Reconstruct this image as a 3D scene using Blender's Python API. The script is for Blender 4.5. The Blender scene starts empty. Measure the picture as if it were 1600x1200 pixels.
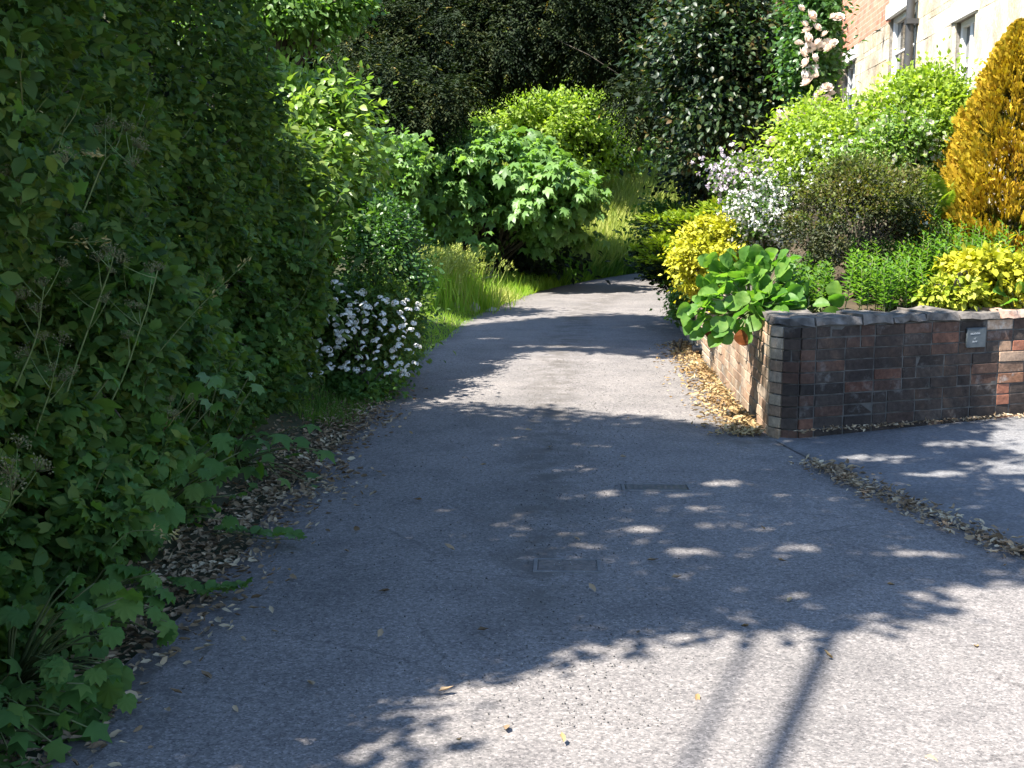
import bpy, math, random
import numpy as np
from mathutils import Vector, Matrix

# ------------------------------------------------------------------ camera, sky, sun, exposure
random.seed(7); rng = np.random.default_rng(11)
sc = bpy.context.scene
COL = sc.collection
F_PX = 2000.0
PITCH = math.atan(300 / F_PX)
YAW = math.atan(85 / F_PX * math.cos(PITCH))
EYE = 1.6
cam = bpy.data.cameras.new('camera'); cam.lens = 45; cam.sensor_width = 36
cam.clip_start = 0.05; cam.clip_end = 2000
cam_o = bpy.data.objects.new('camera', cam); COL.objects.link(cam_o)
cam_o.location = (0, 0, EYE); cam_o.rotation_euler = (math.pi / 2 - PITCH, 0, YAW)
sc.camera = cam_o

SUN_EL = math.radians(57)
SH = np.array([0.80, 0.60])            # direction in which shadows fall on the ground (x, y)
world = bpy.data.worlds.new('World'); sc.world = world; world.use_nodes = True
nt = world.node_tree; bg = nt.nodes['Background']
sky = nt.nodes.new('ShaderNodeTexSky'); sky.sky_type = 'NISHITA'; sky.sun_disc = False
sky.sun_elevation = SUN_EL; sky.sun_rotation = math.atan2(-SH[0], -SH[1])
sky.air_density = 1.1; sky.dust_density = 0.2; sky.ozone_density = 3.0
nt.links.new(sky.outputs[0], bg.inputs[0]); bg.inputs[1].default_value = 0.115
sun = bpy.data.lights.new('sun', 'SUN'); sun.energy = 5.0; sun.angle = math.radians(0.53); sun.color = (1, 0.95, 0.86)
sun_o = bpy.data.objects.new('sun', sun); COL.objects.link(sun_o)
to_sun = Vector((-SH[0] * math.cos(SUN_EL), -SH[1] * math.cos(SUN_EL), math.sin(SUN_EL)))
sun_o.rotation_euler = to_sun.to_track_quat('Z', 'Y').to_euler()
sun_o.location = to_sun * 40
sc.view_settings.view_transform = 'Standard'; sc.view_settings.look = 'None'
sc.view_settings.exposure = 1.95; sc.view_settings.gamma = 1.0
sc.render.engine = 'CYCLES'
sc.cycles.max_bounces = 6; sc.cycles.diffuse_bounces = 3; sc.cycles.glossy_bounces = 2
sc.cycles.transmission_bounces = 4; sc.cycles.transparent_max_bounces = 4
sc.cycles.use_denoising = True
SOFF = np.array([SH[0], SH[1]]) / math.tan(SUN_EL)      # shadow offset per metre of height

# ------------------------------------------------------------------ helpers
RM = np.array(cam_o.rotation_euler.to_matrix())
def ray(px, py):
    d = RM @ np.array([(px - 800) / F_PX, (600 - py) / F_PX, -1.0]); return d
def gp(px, py, z=0.0):
    d = ray(px, py); t = (z - EYE) / d[2]; return np.array([0, 0, EYE]) + d * t
def at(px, py, Y):
    d = ray(px, py); t = Y / d[1]; return np.array([0, 0, EYE]) + d * t
def ppm(Y): return F_PX / Y            # photo pixels per metre at distance Y

def norm(v): return v / np.maximum(np.linalg.norm(v, axis=-1, keepdims=True), 1e-9)
FLAT = {'brick', 'bricks', 'coping', 'slab', 'lettering', 'backing_wall', 'rear_wall', 'gable_wall', 'roof', 'stone_block', 'brickwork', 'lintel', 'sill', 'window', 'mullion', 'glazing_bar', 'pane', 'curtain', 'bracket', 'post', 'marker', 'plate', 'frame', 'studs', 'mortar'}
def mesh_np(name, V, faces_list, smooth=False):
    """faces_list: list of int arrays (n,k)"""
    me = bpy.data.meshes.new(name)
    V = np.asarray(V, dtype=np.float32)
    me.vertices.add(len(V)); me.vertices.foreach_set('co', V.ravel())
    idx = np.concatenate([np.asarray(f, dtype=np.int32).ravel() for f in faces_list])
    cnt = np.concatenate([np.full(len(f), np.asarray(f).shape[1], dtype=np.int32) for f in faces_list])
    st = np.concatenate([[0], np.cumsum(cnt)[:-1]]).astype(np.int32)
    me.loops.add(len(idx)); me.loops.foreach_set('vertex_index', idx)
    me.polygons.add(len(cnt)); me.polygons.foreach_set('loop_start', st); me.polygons.foreach_set('loop_total', cnt)
    if smooth: me.polygons.foreach_set('use_smooth', np.ones(len(cnt), dtype=bool))
    if name in FLAT: me.polygons.foreach_set('use_smooth', np.zeros(len(cnt), dtype=bool))
    me.update(calc_edges=True)
    return me
def obj(name, me, mat=None, parent=None, label=None, cat=None, group=None, kind=None, loc=None):
    o = bpy.data.objects.new(name, me); COL.objects.link(o)
    if mat is not None and me is not None and len(me.materials) == 0: me.materials.append(mat)
    if parent is not None:
        o.parent = parent
    if label: o['label'] = label
    if cat: o['category'] = cat
    if group: o['group'] = group
    if kind: o['kind'] = kind
    if loc is not None: o.location = loc
    return o
def thing(name, label, cat, loc=(0, 0, 0), group=None):
    o = obj(name, None, None, None, label, cat, group); o.location = [float(v) for v in loc]
    o.empty_display_size = 0.1
    return o
def part(name, me, mat, root, kind=None, local=False):
    """mesh given in world coordinates is moved into the root's frame"""
    if not local:
        n = len(me.vertices); co = np.empty(n * 3, dtype=np.float32); me.vertices.foreach_get('co', co)
        co = co.reshape(-1, 3) - np.array(root.location, dtype=np.float32); me.vertices.foreach_set('co', co.ravel()); me.update()
    return obj(name, me, mat, root, kind=kind)

# leaf templates: (verts, [face arrays]); x across, y along the leaf, z up
def T(v, fs): return (np.array(v, dtype=np.float64), [np.array(f) for f in fs])
DIAMOND = T([(0, 0, 0), (.32, .45, .09), (0, 1, -.06), (-.32, .45, .09)], [[(0, 1, 2), (0, 2, 3)]])
OVAL = T([(0, 0, 0), (.27, .28, .07), (.27, .62, .05), (0, 1, -.12), (-.27, .62, .05), (-.27, .28, .07), (0, .5, 0.0)],
         [[(0, 1, 6), (6, 4, 5), (0, 6, 5), (1, 2, 6), (2, 3, 6), (6, 3, 4)]])
LANCE = T([(0, 0, 0), (.11, .35, .04), (0, 1, -.16), (-.11, .35, .04)], [[(0, 1, 2), (0, 2, 3)]])
NEEDLE = T([(-.06, 0, 0), (.06, 0, 0), (.0, 1, -.1)], [[(0, 1, 2)]])
BLADE = T([(-.02, 0, 0), (.02, 0, 0), (.016, .5, .02), (-.016, .5, .02), (0, 1, -.1)], [[(0, 1, 2, 3)], [(3, 2, 4)]])
CURL = T([(0, 0, .03), (.2, .22, .16), (.22, .62, .2), (0, 1, .16), (-.2, .6, .1), (-.17, .25, .2), (0, .5, 0.0)],
         [[(0, 1, 6), (6, 4, 5), (0, 6, 5), (1, 2, 6), (2, 3, 6), (6, 3, 4)]])
def lobed(n=5, depth=.55, droop=.18, spread=2.2):
    v = [(0, .3, .02), (0, 0, 0)]
    for i in range(n):
        a = -spread + 2 * spread * i / (n - 1)
        r = .72 - .13 * abs(a) / spread * 2
        tip = (math.sin(a) * r, .3 + math.cos(a) * r, -droop * r)
        if i > 0:
            b = a - spread / (n - 1)
            v.append((math.sin(b) * r * depth, .3 + math.cos(b) * r * depth, .04))
        v.append(tip)
    k = len(v); f = [(0, j + 1, j) for j in range(2, k - 1)] + [(0, 2, 1), (0, 1, k - 1)]
    return T(v, [f])
PALM = lobed(5, .55, .2)
MAPLE = lobed(5, .66, .4, 1.8)
BROAD = lobed(7, .78, .15, 2.4)
FAN = T([(0, 0, 0), (.12, .4, .02), (.34, .55, 0), (.14, .62, .02), (.26, .86, -.02), (0, 1, 0), (-.26, .86, .02), (-.14, .62, .02), (-.34, .55, 0), (-.12, .4, .02)],
        [[(0, 1, 9), (1, 2, 3), (9, 7, 8), (3, 4, 5), (7, 5, 6)], [(1, 3, 7, 9)], [(3, 5, 7)]])

def leaves(tmpl, P, D, N, S, W=1.0):
    """P positions, D leaf direction, N up-normal, S length; returns V, faces"""
    tv, tf = tmpl
    P = np.asarray(P, float); D = norm(np.asarray(D, float)); N = np.asarray(N, float)
    X = norm(np.cross(D, N)); N = np.cross(X, D)
    S = np.broadcast_to(np.asarray(S, float), (len(P),)); W = np.broadcast_to(np.asarray(W, float), (len(P),))
    V = (P[:, None, :] + (tv[None, :, 0:1] * X[:, None, :] * W[:, None, None] + tv[None, :, 1:2] * D[:, None, :] + tv[None, :, 2:3] * N[:, None, :]) * S[:, None, None])
    n, k = V.shape[:2]; off = (np.arange(n) * k)[:, None, None]
    return V.reshape(-1, 3), [(f[None] + off).reshape(-1, f.shape[1]) for f in tf]
def merge(batches):
    Vs, Fs, o = [], [], 0
    for V, F in batches:
        Vs.append(V); Fs += [f + o for f in F]; o += len(V)
    d = {}
    for f in Fs: d.setdefault(f.shape[1], []).append(f)
    return np.concatenate(Vs), [np.concatenate(x) for x in d.values()]
def rnd(n, s=1.0): return rng.normal(0, s, (n, 3))
UP = np.array([0, 0, 1.0])

def tubes(paths, sides=5):
    """paths: list of (pts(k,3), radii(k))"""
    out = []
    ang = np.arange(sides) / sides * 2 * np.pi
    for pts, rad in paths:
        pts = np.asarray(pts, float); rad = np.asarray(rad, float); k = len(pts)
        t = norm(np.gradient(pts, axis=0))
        ref = np.array([1.0, 0.13, 0.07]) if abs(t[0][0]) < .8 else np.array([0.1, 1.0, .05])
        a = norm(np.cross(t, ref)); b = np.cross(t, a)
        V = pts[:, None] + rad[:, None, None] * (np.cos(ang)[None, :, None] * a[:, None] + np.sin(ang)[None, :, None] * b[:, None])
        V = V.reshape(-1, 3); i = np.arange(sides); j = (i + 1) % sides
        f = np.concatenate([np.stack([r * sides + i, r * sides + j, (r + 1) * sides + j, (r + 1) * sides + i], 1) for r in range(k - 1)])
        out.append((V, [f, np.array([list(range(sides))[::-1]]), np.array([[(k - 1) * sides + q for q in range(sides)]])]))
    return merge(out)
def bez(a, b, c, n=6):
    t = np.linspace(0, 1, n)[:, None]; return (1 - t) ** 2 * a + 2 * t * (1 - t) * b + t ** 2 * c
def wobble(pts, s):
    p = np.array(pts, float); p[1:-1] += rng.normal(0, s, p[1:-1].shape); return p
def tube_mesh(name, paths, sides=5):
    V, Fc = tubes(paths, sides); return mesh_np(name, V, Fc, smooth=True)
def box_verts(sx, sy, sz, c=(0, 0, 0)):
    v = np.array([(x, y, z) for z in (0, 1) for y in (0, 1) for x in (0, 1)], float) - .5
    return v * [sx, sy, sz] + np.array(c)
BOXF = np.array([(0, 2, 3, 1), (4, 5, 7, 6), (0, 1, 5, 4), (2, 6, 7, 3), (0, 4, 6, 2), (1, 3, 7, 5)])
def bevel_box(sx, sy, sz, b, jit=0.0):
    """chamfered box, 24 verts"""
    h = np.array([sx, sy, sz]) / 2; V = []; id_ = {}
    for s in [(x, y, z) for x in (-1, 1) for y in (-1, 1) for z in (-1, 1)]:
        for ax in range(3):
            p = np.array(s) * (h - b); p[ax] = s[ax] * h[ax]; id_[(s, ax)] = len(V); V.append(p)
    Fq, Ft = [], []
    for ax in range(3):
        u, w = [(1, 2), (2, 0), (0, 1)][ax]
        for sg in (-1, 1):
            q = []
            for a, c in ((-1, -1), (1, -1), (1, 1), (-1, 1)):
                s = [0, 0, 0]; s[ax] = sg; s[u] = a; s[w] = c; q.append(id_[(tuple(s), ax)])
            Fq.append(q if sg > 0 else q[::-1])
    for ax in range(3):
        u, w = [(1, 2), (2, 0), (0, 1)][ax]
        for a in (-1, 1):
            for c in (-1, 1):
                s0 = [0, 0, 0]; s0[u] = a; s0[w] = c; s1 = list(s0); s0[ax] = -1; s1[ax] = 1
                s0, s1 = tuple(s0), tuple(s1)
                q = [id_[(s0, u)], id_[(s1, u)], id_[(s1, w)], id_[(s0, w)]]
                Fq.append(q if a * c < 0 else q[::-1])
    for s in [(x, y, z) for x in (-1, 1) for y in (-1, 1) for z in (-1, 1)]:
        q = [id_[(s, 0)], id_[(s, 1)], id_[(s, 2)]]
        Ft.append(q if s[0] * s[1] * s[2] > 0 else q[::-1])
    V = np.array(V)
    if jit:
        V += rng.normal(0, jit, V.shape)
    return V, [np.array(Fq), np.array(Ft)]

# ------------------------------------------------------------------ materials
def new_mat(name):
    m = bpy.data.materials.new(name); m.use_nodes = True; t = m.node_tree
    return m, t, t.nodes, t.links, t.nodes['Principled BSDF']
def ramp(N, stops):
    r = N.new('ShaderNodeValToRGB'); e = r.color_ramp.elements
    while len(e) < len(stops): e.new(0.5)
    for i, (p, c) in enumerate(stops):
        e[i].position = p; e[i].color = (*c, 1)
    return r
def rand_value(N, L):
    g = N.new('ShaderNodeNewGeometry'); o = N.new('ShaderNodeObjectInfo')
    a = N.new('ShaderNodeMath'); a.operation = 'ADD'; L.new(g.outputs['Random Per Island'], a.inputs[0]); L.new(o.outputs['Random'], a.inputs[1])
    f = N.new('ShaderNodeMath'); f.operation = 'FRACT'; L.new(a.outputs[0], f.inputs[0]); return f.outputs[0]
def leafmat(name, cols, trans=0.35, rough=0.5, spec=0.4, tmul=1.5, nz=3.0, tint=(1.25, 1.35, .45)):
    m, t, N, L, P = new_mat(name)
    n = len(cols)
    r = ramp(N, [(i / max(n - 1, 1), c) for i, c in enumerate(cols)])
    v = rand_value(N, L)
    tc = N.new('ShaderNodeTexCoord'); no = N.new('ShaderNodeTexNoise'); no.inputs['Scale'].default_value = nz; L.new(tc.outputs['Object'], no.inputs['Vector'])
    mx = N.new('ShaderNodeMath'); mx.operation = 'MULTIPLY_ADD'; mx.inputs[1].default_value = 1.5; mx.inputs[2].default_value = -0.6; L.new(no.outputs[0], mx.inputs[0])
    ad = N.new('ShaderNodeMath'); ad.operation = 'ADD'; ad.use_clamp = True; vs = N.new('ShaderNodeMath'); vs.operation = 'MULTIPLY'; vs.inputs[1].default_value = .7; L.new(v, vs.inputs[0]); L.new(vs.outputs[0], ad.inputs[0]); L.new(mx.outputs[0], ad.inputs[1])
    L.new(ad.outputs[0], r.inputs[0]); L.new(r.outputs[0], P.inputs['Base Color'])
    P.inputs['Roughness'].default_value = rough; P.inputs['Specular IOR Level'].default_value = spec
    tr = N.new('ShaderNodeBsdfTranslucent'); hs = N.new('ShaderNodeMix'); hs.data_type = 'RGBA'; hs.blend_type = 'MULTIPLY'; hs.inputs[0].default_value = 1
    L.new(r.outputs[0], hs.inputs[6]); hs.inputs[7].default_value = (tint[0] * tmul, tint[1] * tmul, tint[2] * tmul, 1); L.new(hs.outputs[2], tr.inputs['Color'])
    ms = N.new('ShaderNodeMixShader'); ms.inputs[0].default_value = trans
    L.new(P.outputs[0], ms.inputs[1]); L.new(tr.outputs[0], ms.inputs[2])
    L.new(ms.outputs[0], t.nodes['Material Output'].inputs[0])
    return m
def plain(name, c, rough=0.8, c2=None, scale=8, bump=0.0, spec=0.3, metal=0.0):
    m, t, N, L, P = new_mat(name)
    P.inputs['Roughness'].default_value = rough; P.inputs['Specular IOR Level'].default_value = spec; P.inputs['Metallic'].default_value = metal
    tc = N.new('ShaderNodeTexCoord'); no = N.new('ShaderNodeTexNoise'); no.inputs['Scale'].default_value = scale; no.inputs['Detail'].default_value = 6
    L.new(tc.outputs['Object'], no.inputs['Vector'])
    r = ramp(N, [(0.35, c), (0.65, c2 or c)]); L.new(no.outputs[0], r.inputs[0]); L.new(r.outputs[0], P.inputs['Base Color'])
    if bump:
        b = N.new('ShaderNodeBump'); b.inputs['Strength'].default_value = bump; b.inputs['Distance'].default_value = 0.02; L.new(no.outputs[0], b.inputs['Height']); L.new(b.outputs[0], P.inputs['Normal'])
    return m
def mulcol(N, L, a, b, fac=1.0):
    x = N.new('ShaderNodeMix'); x.data_type = 'RGBA'; x.blend_type = 'MULTIPLY'; x.inputs[0].default_value = fac
    L.new(a, x.inputs[6]); L.new(b, x.inputs[7]); return x.outputs[2]
def asphalt(name, base, dark, grit=1.0, dirt_c=(.075, .066, .058)):
    m, t, N, L, P = new_mat(name); P.inputs['Roughness'].default_value = 0.85; P.inputs['Specular IOR Level'].default_value = 0.25
    tc = N.new('ShaderNodeTexCoord'); C = tc.outputs['Object']
    n1 = N.new('ShaderNodeTexNoise'); n1.inputs['Scale'].default_value = 0.9; n1.inputs['Detail'].default_value = 5; L.new(C, n1.inputs[0])
    r1 = ramp(N, [(0.32, dark), (0.6, base)]); L.new(n1.outputs[0], r1.inputs[0])
    v = N.new('ShaderNodeTexVoronoi'); v.inputs['Scale'].default_value = 150; L.new(C, v.inputs['Vector'])
    rv = ramp(N, [(0, (.55, .55, .56)), (.3, (.88, .88, .88)), (.75, (1.03, 1.02, 1.01)), (1, (1.5, 1.46, 1.45))])
    sp = N.new('ShaderNodeSeparateColor'); L.new(v.outputs['Color'], sp.inputs[0]); L.new(sp.outputs[0], rv.inputs[0])
    c1 = mulcol(N, L, r1.outputs[0], rv.outputs[0], grit)
    n2 = N.new('ShaderNodeTexNoise'); n2.inputs['Scale'].default_value = 45; n2.inputs['Detail'].default_value = 3; L.new(C, n2.inputs[0])
    r2 = ramp(N, [(.3, (.72, .72, .73)), (.65, (1.15, 1.15, 1.15))]); L.new(n2.outputs[0], r2.inputs[0])
    c2 = mulcol(N, L, c1, r2.outputs[0])
    n4 = N.new('ShaderNodeTexNoise'); n4.inputs['Scale'].default_value = 2.6; n4.inputs['Detail'].default_value = 7; n4.inputs['Roughness'].default_value = .65; L.new(C, n4.inputs[0])
    r4 = ramp(N, [(.34, (.80, .80, .81)), (.5, (1, 1, 1)), (.68, (1.1, 1.09, 1.08))]); L.new(n4.outputs[0], r4.inputs[0]); c2 = mulcol(N, L, c2, r4.outputs[0])
    dv = N.new('ShaderNodeVectorMath'); dv.operation = 'MULTIPLY_ADD'; L.new(n4.outputs['Color'], dv.inputs[0]); dv.inputs[1].default_value = (.35, .35, 0); L.new(C, dv.inputs[2])
    vc = N.new('ShaderNodeTexVoronoi'); vc.feature = 'DISTANCE_TO_EDGE'; vc.inputs['Scale'].default_value = .75; L.new(dv.outputs[0], vc.inputs['Vector'])
    rc = ramp(N, [(0, (.6, .6, .6)), (.0025, (.85, .85, .85)), (.005, (1, 1, 1))]); L.new(vc.outputs['Distance'], rc.inputs[0])
    mk_ = ramp(N, [(.48, (0, 0, 0)), (.56, (1, 1, 1))]); L.new(n1.outputs[0], mk_.inputs[0])
    cx = N.new('ShaderNodeMix'); cx.data_type = 'RGBA'; cx.blend_type = 'MULTIPLY'; L.new(mk_.outputs[0], cx.inputs[0]); L.new(c2, cx.inputs[6]); L.new(rc.outputs[0], cx.inputs[7]); c2 = cx.outputs[2]
    # dirt along the crown of the lane and at its edges: attribute 'dirt'
    at_ = N.new('ShaderNodeAttribute'); at_.attribute_name = 'dirt'
    n3 = N.new('ShaderNodeTexNoise'); n3.inputs['Scale'].default_value = 6; n3.inputs['Detail'].default_value = 6; L.new(C, n3.inputs[0])
    mu = N.new('ShaderNodeMath'); mu.operation = 'MULTIPLY'; L.new(at_.outputs['Fac'], mu.inputs[0])
    rr = ramp(N, [(.38, (0, 0, 0)), (.62, (1, 1, 1))]); L.new(n3.outputs[0], rr.inputs[0]); L.new(rr.outputs[0], mu.inputs[1])
    mx = N.new('ShaderNodeMix'); mx.data_type = 'RGBA'; L.new(mu.outputs[0], mx.inputs[0]); L.new(c2, mx.inputs[6]); mx.inputs[7].default_value = (*dirt_c, 1)
    L.new(mx.outputs[2], P.inputs['Base Color'])
    b = N.new('ShaderNodeBump'); b.inputs['Strength'].default_value = 0.15; b.inputs['Distance'].default_value = 0.004
    L.new(v.outputs['Distance'], b.inputs['Height']); L.new(b.outputs[0], P.inputs['Normal'])
    return m
def brickmat(name, cols, lime=(.42, .38, .32), lime_amt=0.35, soot=0.0):
    m, t, N, L, P = new_mat(name); P.inputs['Roughness'].default_value = 0.9; P.inputs['Specular IOR Level'].default_value = 0.2
    v = rand_value(N, L); r = ramp(N, [(i / (len(cols) - 1), c) for i, c in enumerate(cols)]); r.color_ramp.interpolation = 'CONSTANT'; L.new(v, r.inputs[0])
    g = N.new('ShaderNodeNewGeometry')
    n1 = N.new('ShaderNodeTexNoise'); n1.inputs['Scale'].default_value = 30; n1.inputs['Detail'].default_value = 8; n1.inputs['Roughness'].default_value = .7; L.new(g.outputs['Position'], n1.inputs[0])
    r1 = ramp(N, [(.3, (.55, .55, .55)), (.7, (1.35, 1.3, 1.25))]); L.new(n1.outputs[0], r1.inputs[0])
    c = mulcol(N, L, r.outputs[0], r1.outputs[0])
    n0 = N.new('ShaderNodeTexNoise'); n0.inputs['Scale'].default_value = 2.2; n0.inputs['Detail'].default_value = 4; L.new(g.outputs['Position'], n0.inputs[0])
    r0 = ramp(N, [(.35, (.6, .6, .62)), (.65, (1.3, 1.27, 1.22))]); L.new(n0.outputs[0], r0.inputs[0]); c = mulcol(N, L, c, r0.outputs[0])
    n2 = N.new('ShaderNodeTexNoise'); n2.inputs['Scale'].default_value = 5; n2.inputs['Detail'].default_value = 9; n2.inputs['Roughness'].default_value = .75; L.new(g.outputs['Position'], n2.inputs[0])
    r2 = ramp(N, [(.55, (0, 0, 0)), (.68, (lime_amt,) * 3)]); L.new(n2.outputs[0], r2.inputs[0])
    mx = N.new('ShaderNodeMix'); mx.data_type = 'RGBA'; L.new(r2.outputs[0], mx.inputs[0]); L.new(c, mx.inputs[6]); mx.inputs[7].default_value = (*lime, 1)
    L.new(mx.outputs[2], P.inputs['Base Color'])
    b = N.new('ShaderNodeBump'); b.inputs['Strength'].default_value = .7; b.inputs['Distance'].default_value = .008; L.new(n1.outputs[0], b.inputs['Height']); L.new(b.outputs[0], P.inputs['Normal'])
    return m

M = {}
M['road'] = asphalt('old_asphalt', (.172, .158, .150), (.14, .13, .124))
M['drive'] = asphalt('drive_asphalt', (.15, .148, .15), (.12, .118, .12), grit=.6)
M['earth'] = plain('earth', (.035, .026, .016), .95, (.07, .05, .03), 6, .6)
M['bark'] = plain('bark', (.035, .028, .02), .9, (.09, .075, .055), 12, .8)
M['bark_pale'] = plain('bark_pale', (.12, .10, .075), .9, (.25, .21, .16), 14, .6)
M['stem'] = plain('stem', (.07, .10, .03), .6, (.12, .13, .05), 10)
M['stem_pale'] = plain('stem_pale', (.09, .14, .04), .6, (.15, .18, .07), 10)
M['straw'] = leafmat('straw', [(.25, .2, .09), (.38, .31, .15)], .3, .7, .2, 1.0)
M['hedge'] = leafmat('hedge_leaf', [(.022, .048, .014), (.055, .10, .022), (.13, .17, .032)], .38, .65, .18, nz=1.3)
M['hedge2'] = leafmat('bramble_leaf', [(.035, .07, .02), (.065, .12, .028), (.14, .18, .04)], .38, .65, .18, nz=1.6)
M['weed'] = leafmat('weed_leaf', [(.05, .11, .028), (.075, .155, .034), (.12, .19, .04)], .38, .6, .22)
M['bright'] = leafmat('bright_leaf', [(.06, .13, .03), (.085, .17, .035), (.12, .2, .045)], .4, .5, .4)
M['hazel'] = leafmat('hazel_leaf', [(.09, .17, .03), (.15, .24, .05), (.24, .3, .09)], .4, .4, .5)
M['maple'] = leafmat('broad_leaf', [(.08, .16, .04), (.12, .22, .06), (.18, .29, .09)], .4, .45, .4)
M['willow'] = leafmat('willow_leaf', [(.13, .2, .028), (.2, .28, .04), (.28, .35, .06)], .42, .5, .4)
M['yew'] = leafmat('yew_needle', [(.006, .011, .005), (.010, .019, .006), (.018, .03, .009), (.04, .045, .013)], .15, .65, .15, nz=1.2)
M['yew_sunlit_tip'] = leafmat('yew_sunlit_tip', [(.07, .12, .025), (.12, .14, .03), (.26, .14, .035)], .25, .55, .3)  # russet tips, lightened so the yew's front sprays look sunlit
M['laurel'] = leafmat('glossy_leaf', [(.006, .016, .006), (.010, .025, .008), (.018, .04, .011), (.04, .07, .018), (.09, .055, .02)], .22, .45, .35)  # colours lowered to stand for shade from a neighbouring tree
M['far'] = leafmat('far_leaf', [(.02, .045, .014), (.035, .07, .02), (.06, .10, .028)], .3, .55, .3)
M['dark'] = leafmat('shade_leaf', [(.008, .018, .008), (.014, .028, .012)], .15, .6, .2)  # interior leaves, with the shade inside the crowns put into their colour
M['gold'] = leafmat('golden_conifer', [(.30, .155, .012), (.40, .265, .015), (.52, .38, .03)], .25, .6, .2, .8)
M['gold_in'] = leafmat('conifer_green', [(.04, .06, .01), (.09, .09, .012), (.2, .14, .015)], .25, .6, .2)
M['lime'] = leafmat('lime_leaf', [(.28, .30, .02), (.42, .40, .03), (.55, .48, .05)], .35, .5, .3, .9)
M['limeg'] = leafmat('lime_green_leaf', [(.17, .24, .02), (.30, .34, .03), (.42, .42, .05)], .35, .5, .3, .9)
M['jun'] = leafmat('juniper', [(.08, .14, .012), (.16, .22, .015), (.25, .3, .02)], .25, .6, .2)
M['berg'] = leafmat('bergenia_leaf', [(.045, .12, .022), (.08, .18, .03), (.15, .25, .045)], .42, .5, .3, 1.6, 14.0)
M['berg_red'] = leafmat('bergenia_old_leaf', [(.13, .03, .012), (.2, .07, .02)], .3, .55, .3)
M['hebe'] = leafmat('hebe_leaf', [(.014, .022, .008), (.03, .04, .010), (.06, .055, .015)], .2, .55, .3)
M['hebe_sunlit_top'] = leafmat('hebe_sunlit_top', [(.06, .09, .015), (.10, .12, .02), (.12, .085, .03)], .3, .55, .3)
M['peren'] = leafmat('perennial_leaf', [(.06, .14, .022), (.10, .2, .03), (.17, .26, .04)], .38, .5, .35)
M['shrub'] = leafmat('flowering_shrub_leaf', [(.12, .19, .02), (.2, .28, .03), (.28, .34, .05)], .4, .5, .35)
M['rose_leaf'] = leafmat('rose_leaf', [(.035, .09, .02), (.06, .13, .03)], .35, .4, .5)
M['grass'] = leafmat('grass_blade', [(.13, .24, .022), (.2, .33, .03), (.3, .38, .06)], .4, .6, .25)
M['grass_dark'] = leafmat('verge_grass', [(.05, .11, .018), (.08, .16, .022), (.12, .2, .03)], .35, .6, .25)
M['hay'] = leafmat('ripe_grass', [(.2, .27, .05), (.31, .35, .085), (.44, .42, .14)], .35, .7, .2, 1.0)
M['white'] = leafmat('white_petal', [(.72, .72, .70), (.85, .84, .80)], .3, .6, .2, .7, tint=(1.3, 1.25, 1.2))
M['seed'] = leafmat('seed_head', [(.13, .13, .06), (.24, .23, .12)], .3, .7, .2, .7, tint=(1.3, 1.25, 1.2))
M['cream'] = leafmat('cream_petal', [(.45, .44, .33), (.62, .60, .48)], .3, .7, .2, .7, tint=(1.3, 1.25, 1.2))
M['mauve'] = leafmat('mauve_petal', [(.62, .55, .62), (.78, .70, .76)], .3, .6, .2, .7, tint=(1.3, 1.25, 1.2))
M['peach'] = leafmat('peach_petal', [(.88, .66, .52), (.9, .8, .72), (.9, .88, .84)], .3, .6, .2, .7, tint=(1.3, 1.25, 1.2))
M['litter'] = leafmat('dry_leaf', [(.09, .06, .033), (.2, .135, .08), (.34, .25, .155), (.46, .38, .26)], .15, .8, .2, .8, tint=(1.3, 1.25, 1.2))
M['litter_b'] = leafmat('dry_leaf_bright', [(.16, .09, .04), (.3, .2, .09), (.46, .36, .2)], .15, .8, .2, .8, tint=(1.3, 1.25, 1.2))
M['stone'] = plain('field_stone', (.30, .28, .24), .9, (.48, .45, .40), 9, .5)
M['iron'] = plain('cast_iron', (.085, .075, .07), .7, (.15, .125, .11), 30, .3, .3, .1)
M['frame_iron'] = plain('worn_iron', (.10, .097, .095), .7, (.15, .14, .135), 30, .2)
M['slate'] = plain('slate', (.045, .055, .062), .55, (.065, .075, .08), 20, .1, .4)
M['paleprint'] = plain('pale_lettering', (.24, .26, .28), .8)
M['pipe'] = plain('black_plastic', (.02, .02, .022), .45, (.03, .03, .03), 10)
M['pipe_grey'] = plain('grey_downpipe', (.045, .045, .047), .5, (.06, .06, .06), 10)
M['mortar'] = plain('mortar', (.14, .125, .105), .95, (.24, .22, .19), 25, .6)
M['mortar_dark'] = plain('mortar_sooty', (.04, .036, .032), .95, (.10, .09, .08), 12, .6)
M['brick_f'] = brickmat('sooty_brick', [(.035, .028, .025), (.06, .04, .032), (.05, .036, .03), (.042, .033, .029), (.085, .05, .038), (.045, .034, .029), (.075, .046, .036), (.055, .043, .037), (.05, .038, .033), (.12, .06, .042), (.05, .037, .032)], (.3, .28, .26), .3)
M['brick_s'] = brickmat('dusty_sunlit_brick', [(.27, .2, .14), (.34, .27, .2), (.29, .2, .14), (.38, .31, .24), (.24, .18, .14)], (.42, .37, .3), .6)  # dusty tan, albedo raised so the lane face looks sunlit
M['brick_r'] = brickmat('sunlit_red_brick', [(.26, .11, .07), (.3, .21, .15), (.2, .10, .06), (.28, .18, .12), (.16, .10, .07), (.34, .27, .21)], (.58, .54, .48), .6)  # lighter brick for the wall's right end, sunlight put into the colour
M['cope'] = plain('coping_concrete', (.06, .053, .048), .9, (.16, .14, .125), 14, .8)
M['cope_r'] = plain('sunlit_coping', (.3, .17, .12), .9, (.45, .33, .26), 14, .6)  # paler coping over the sunlit right end, sun painted in
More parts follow.
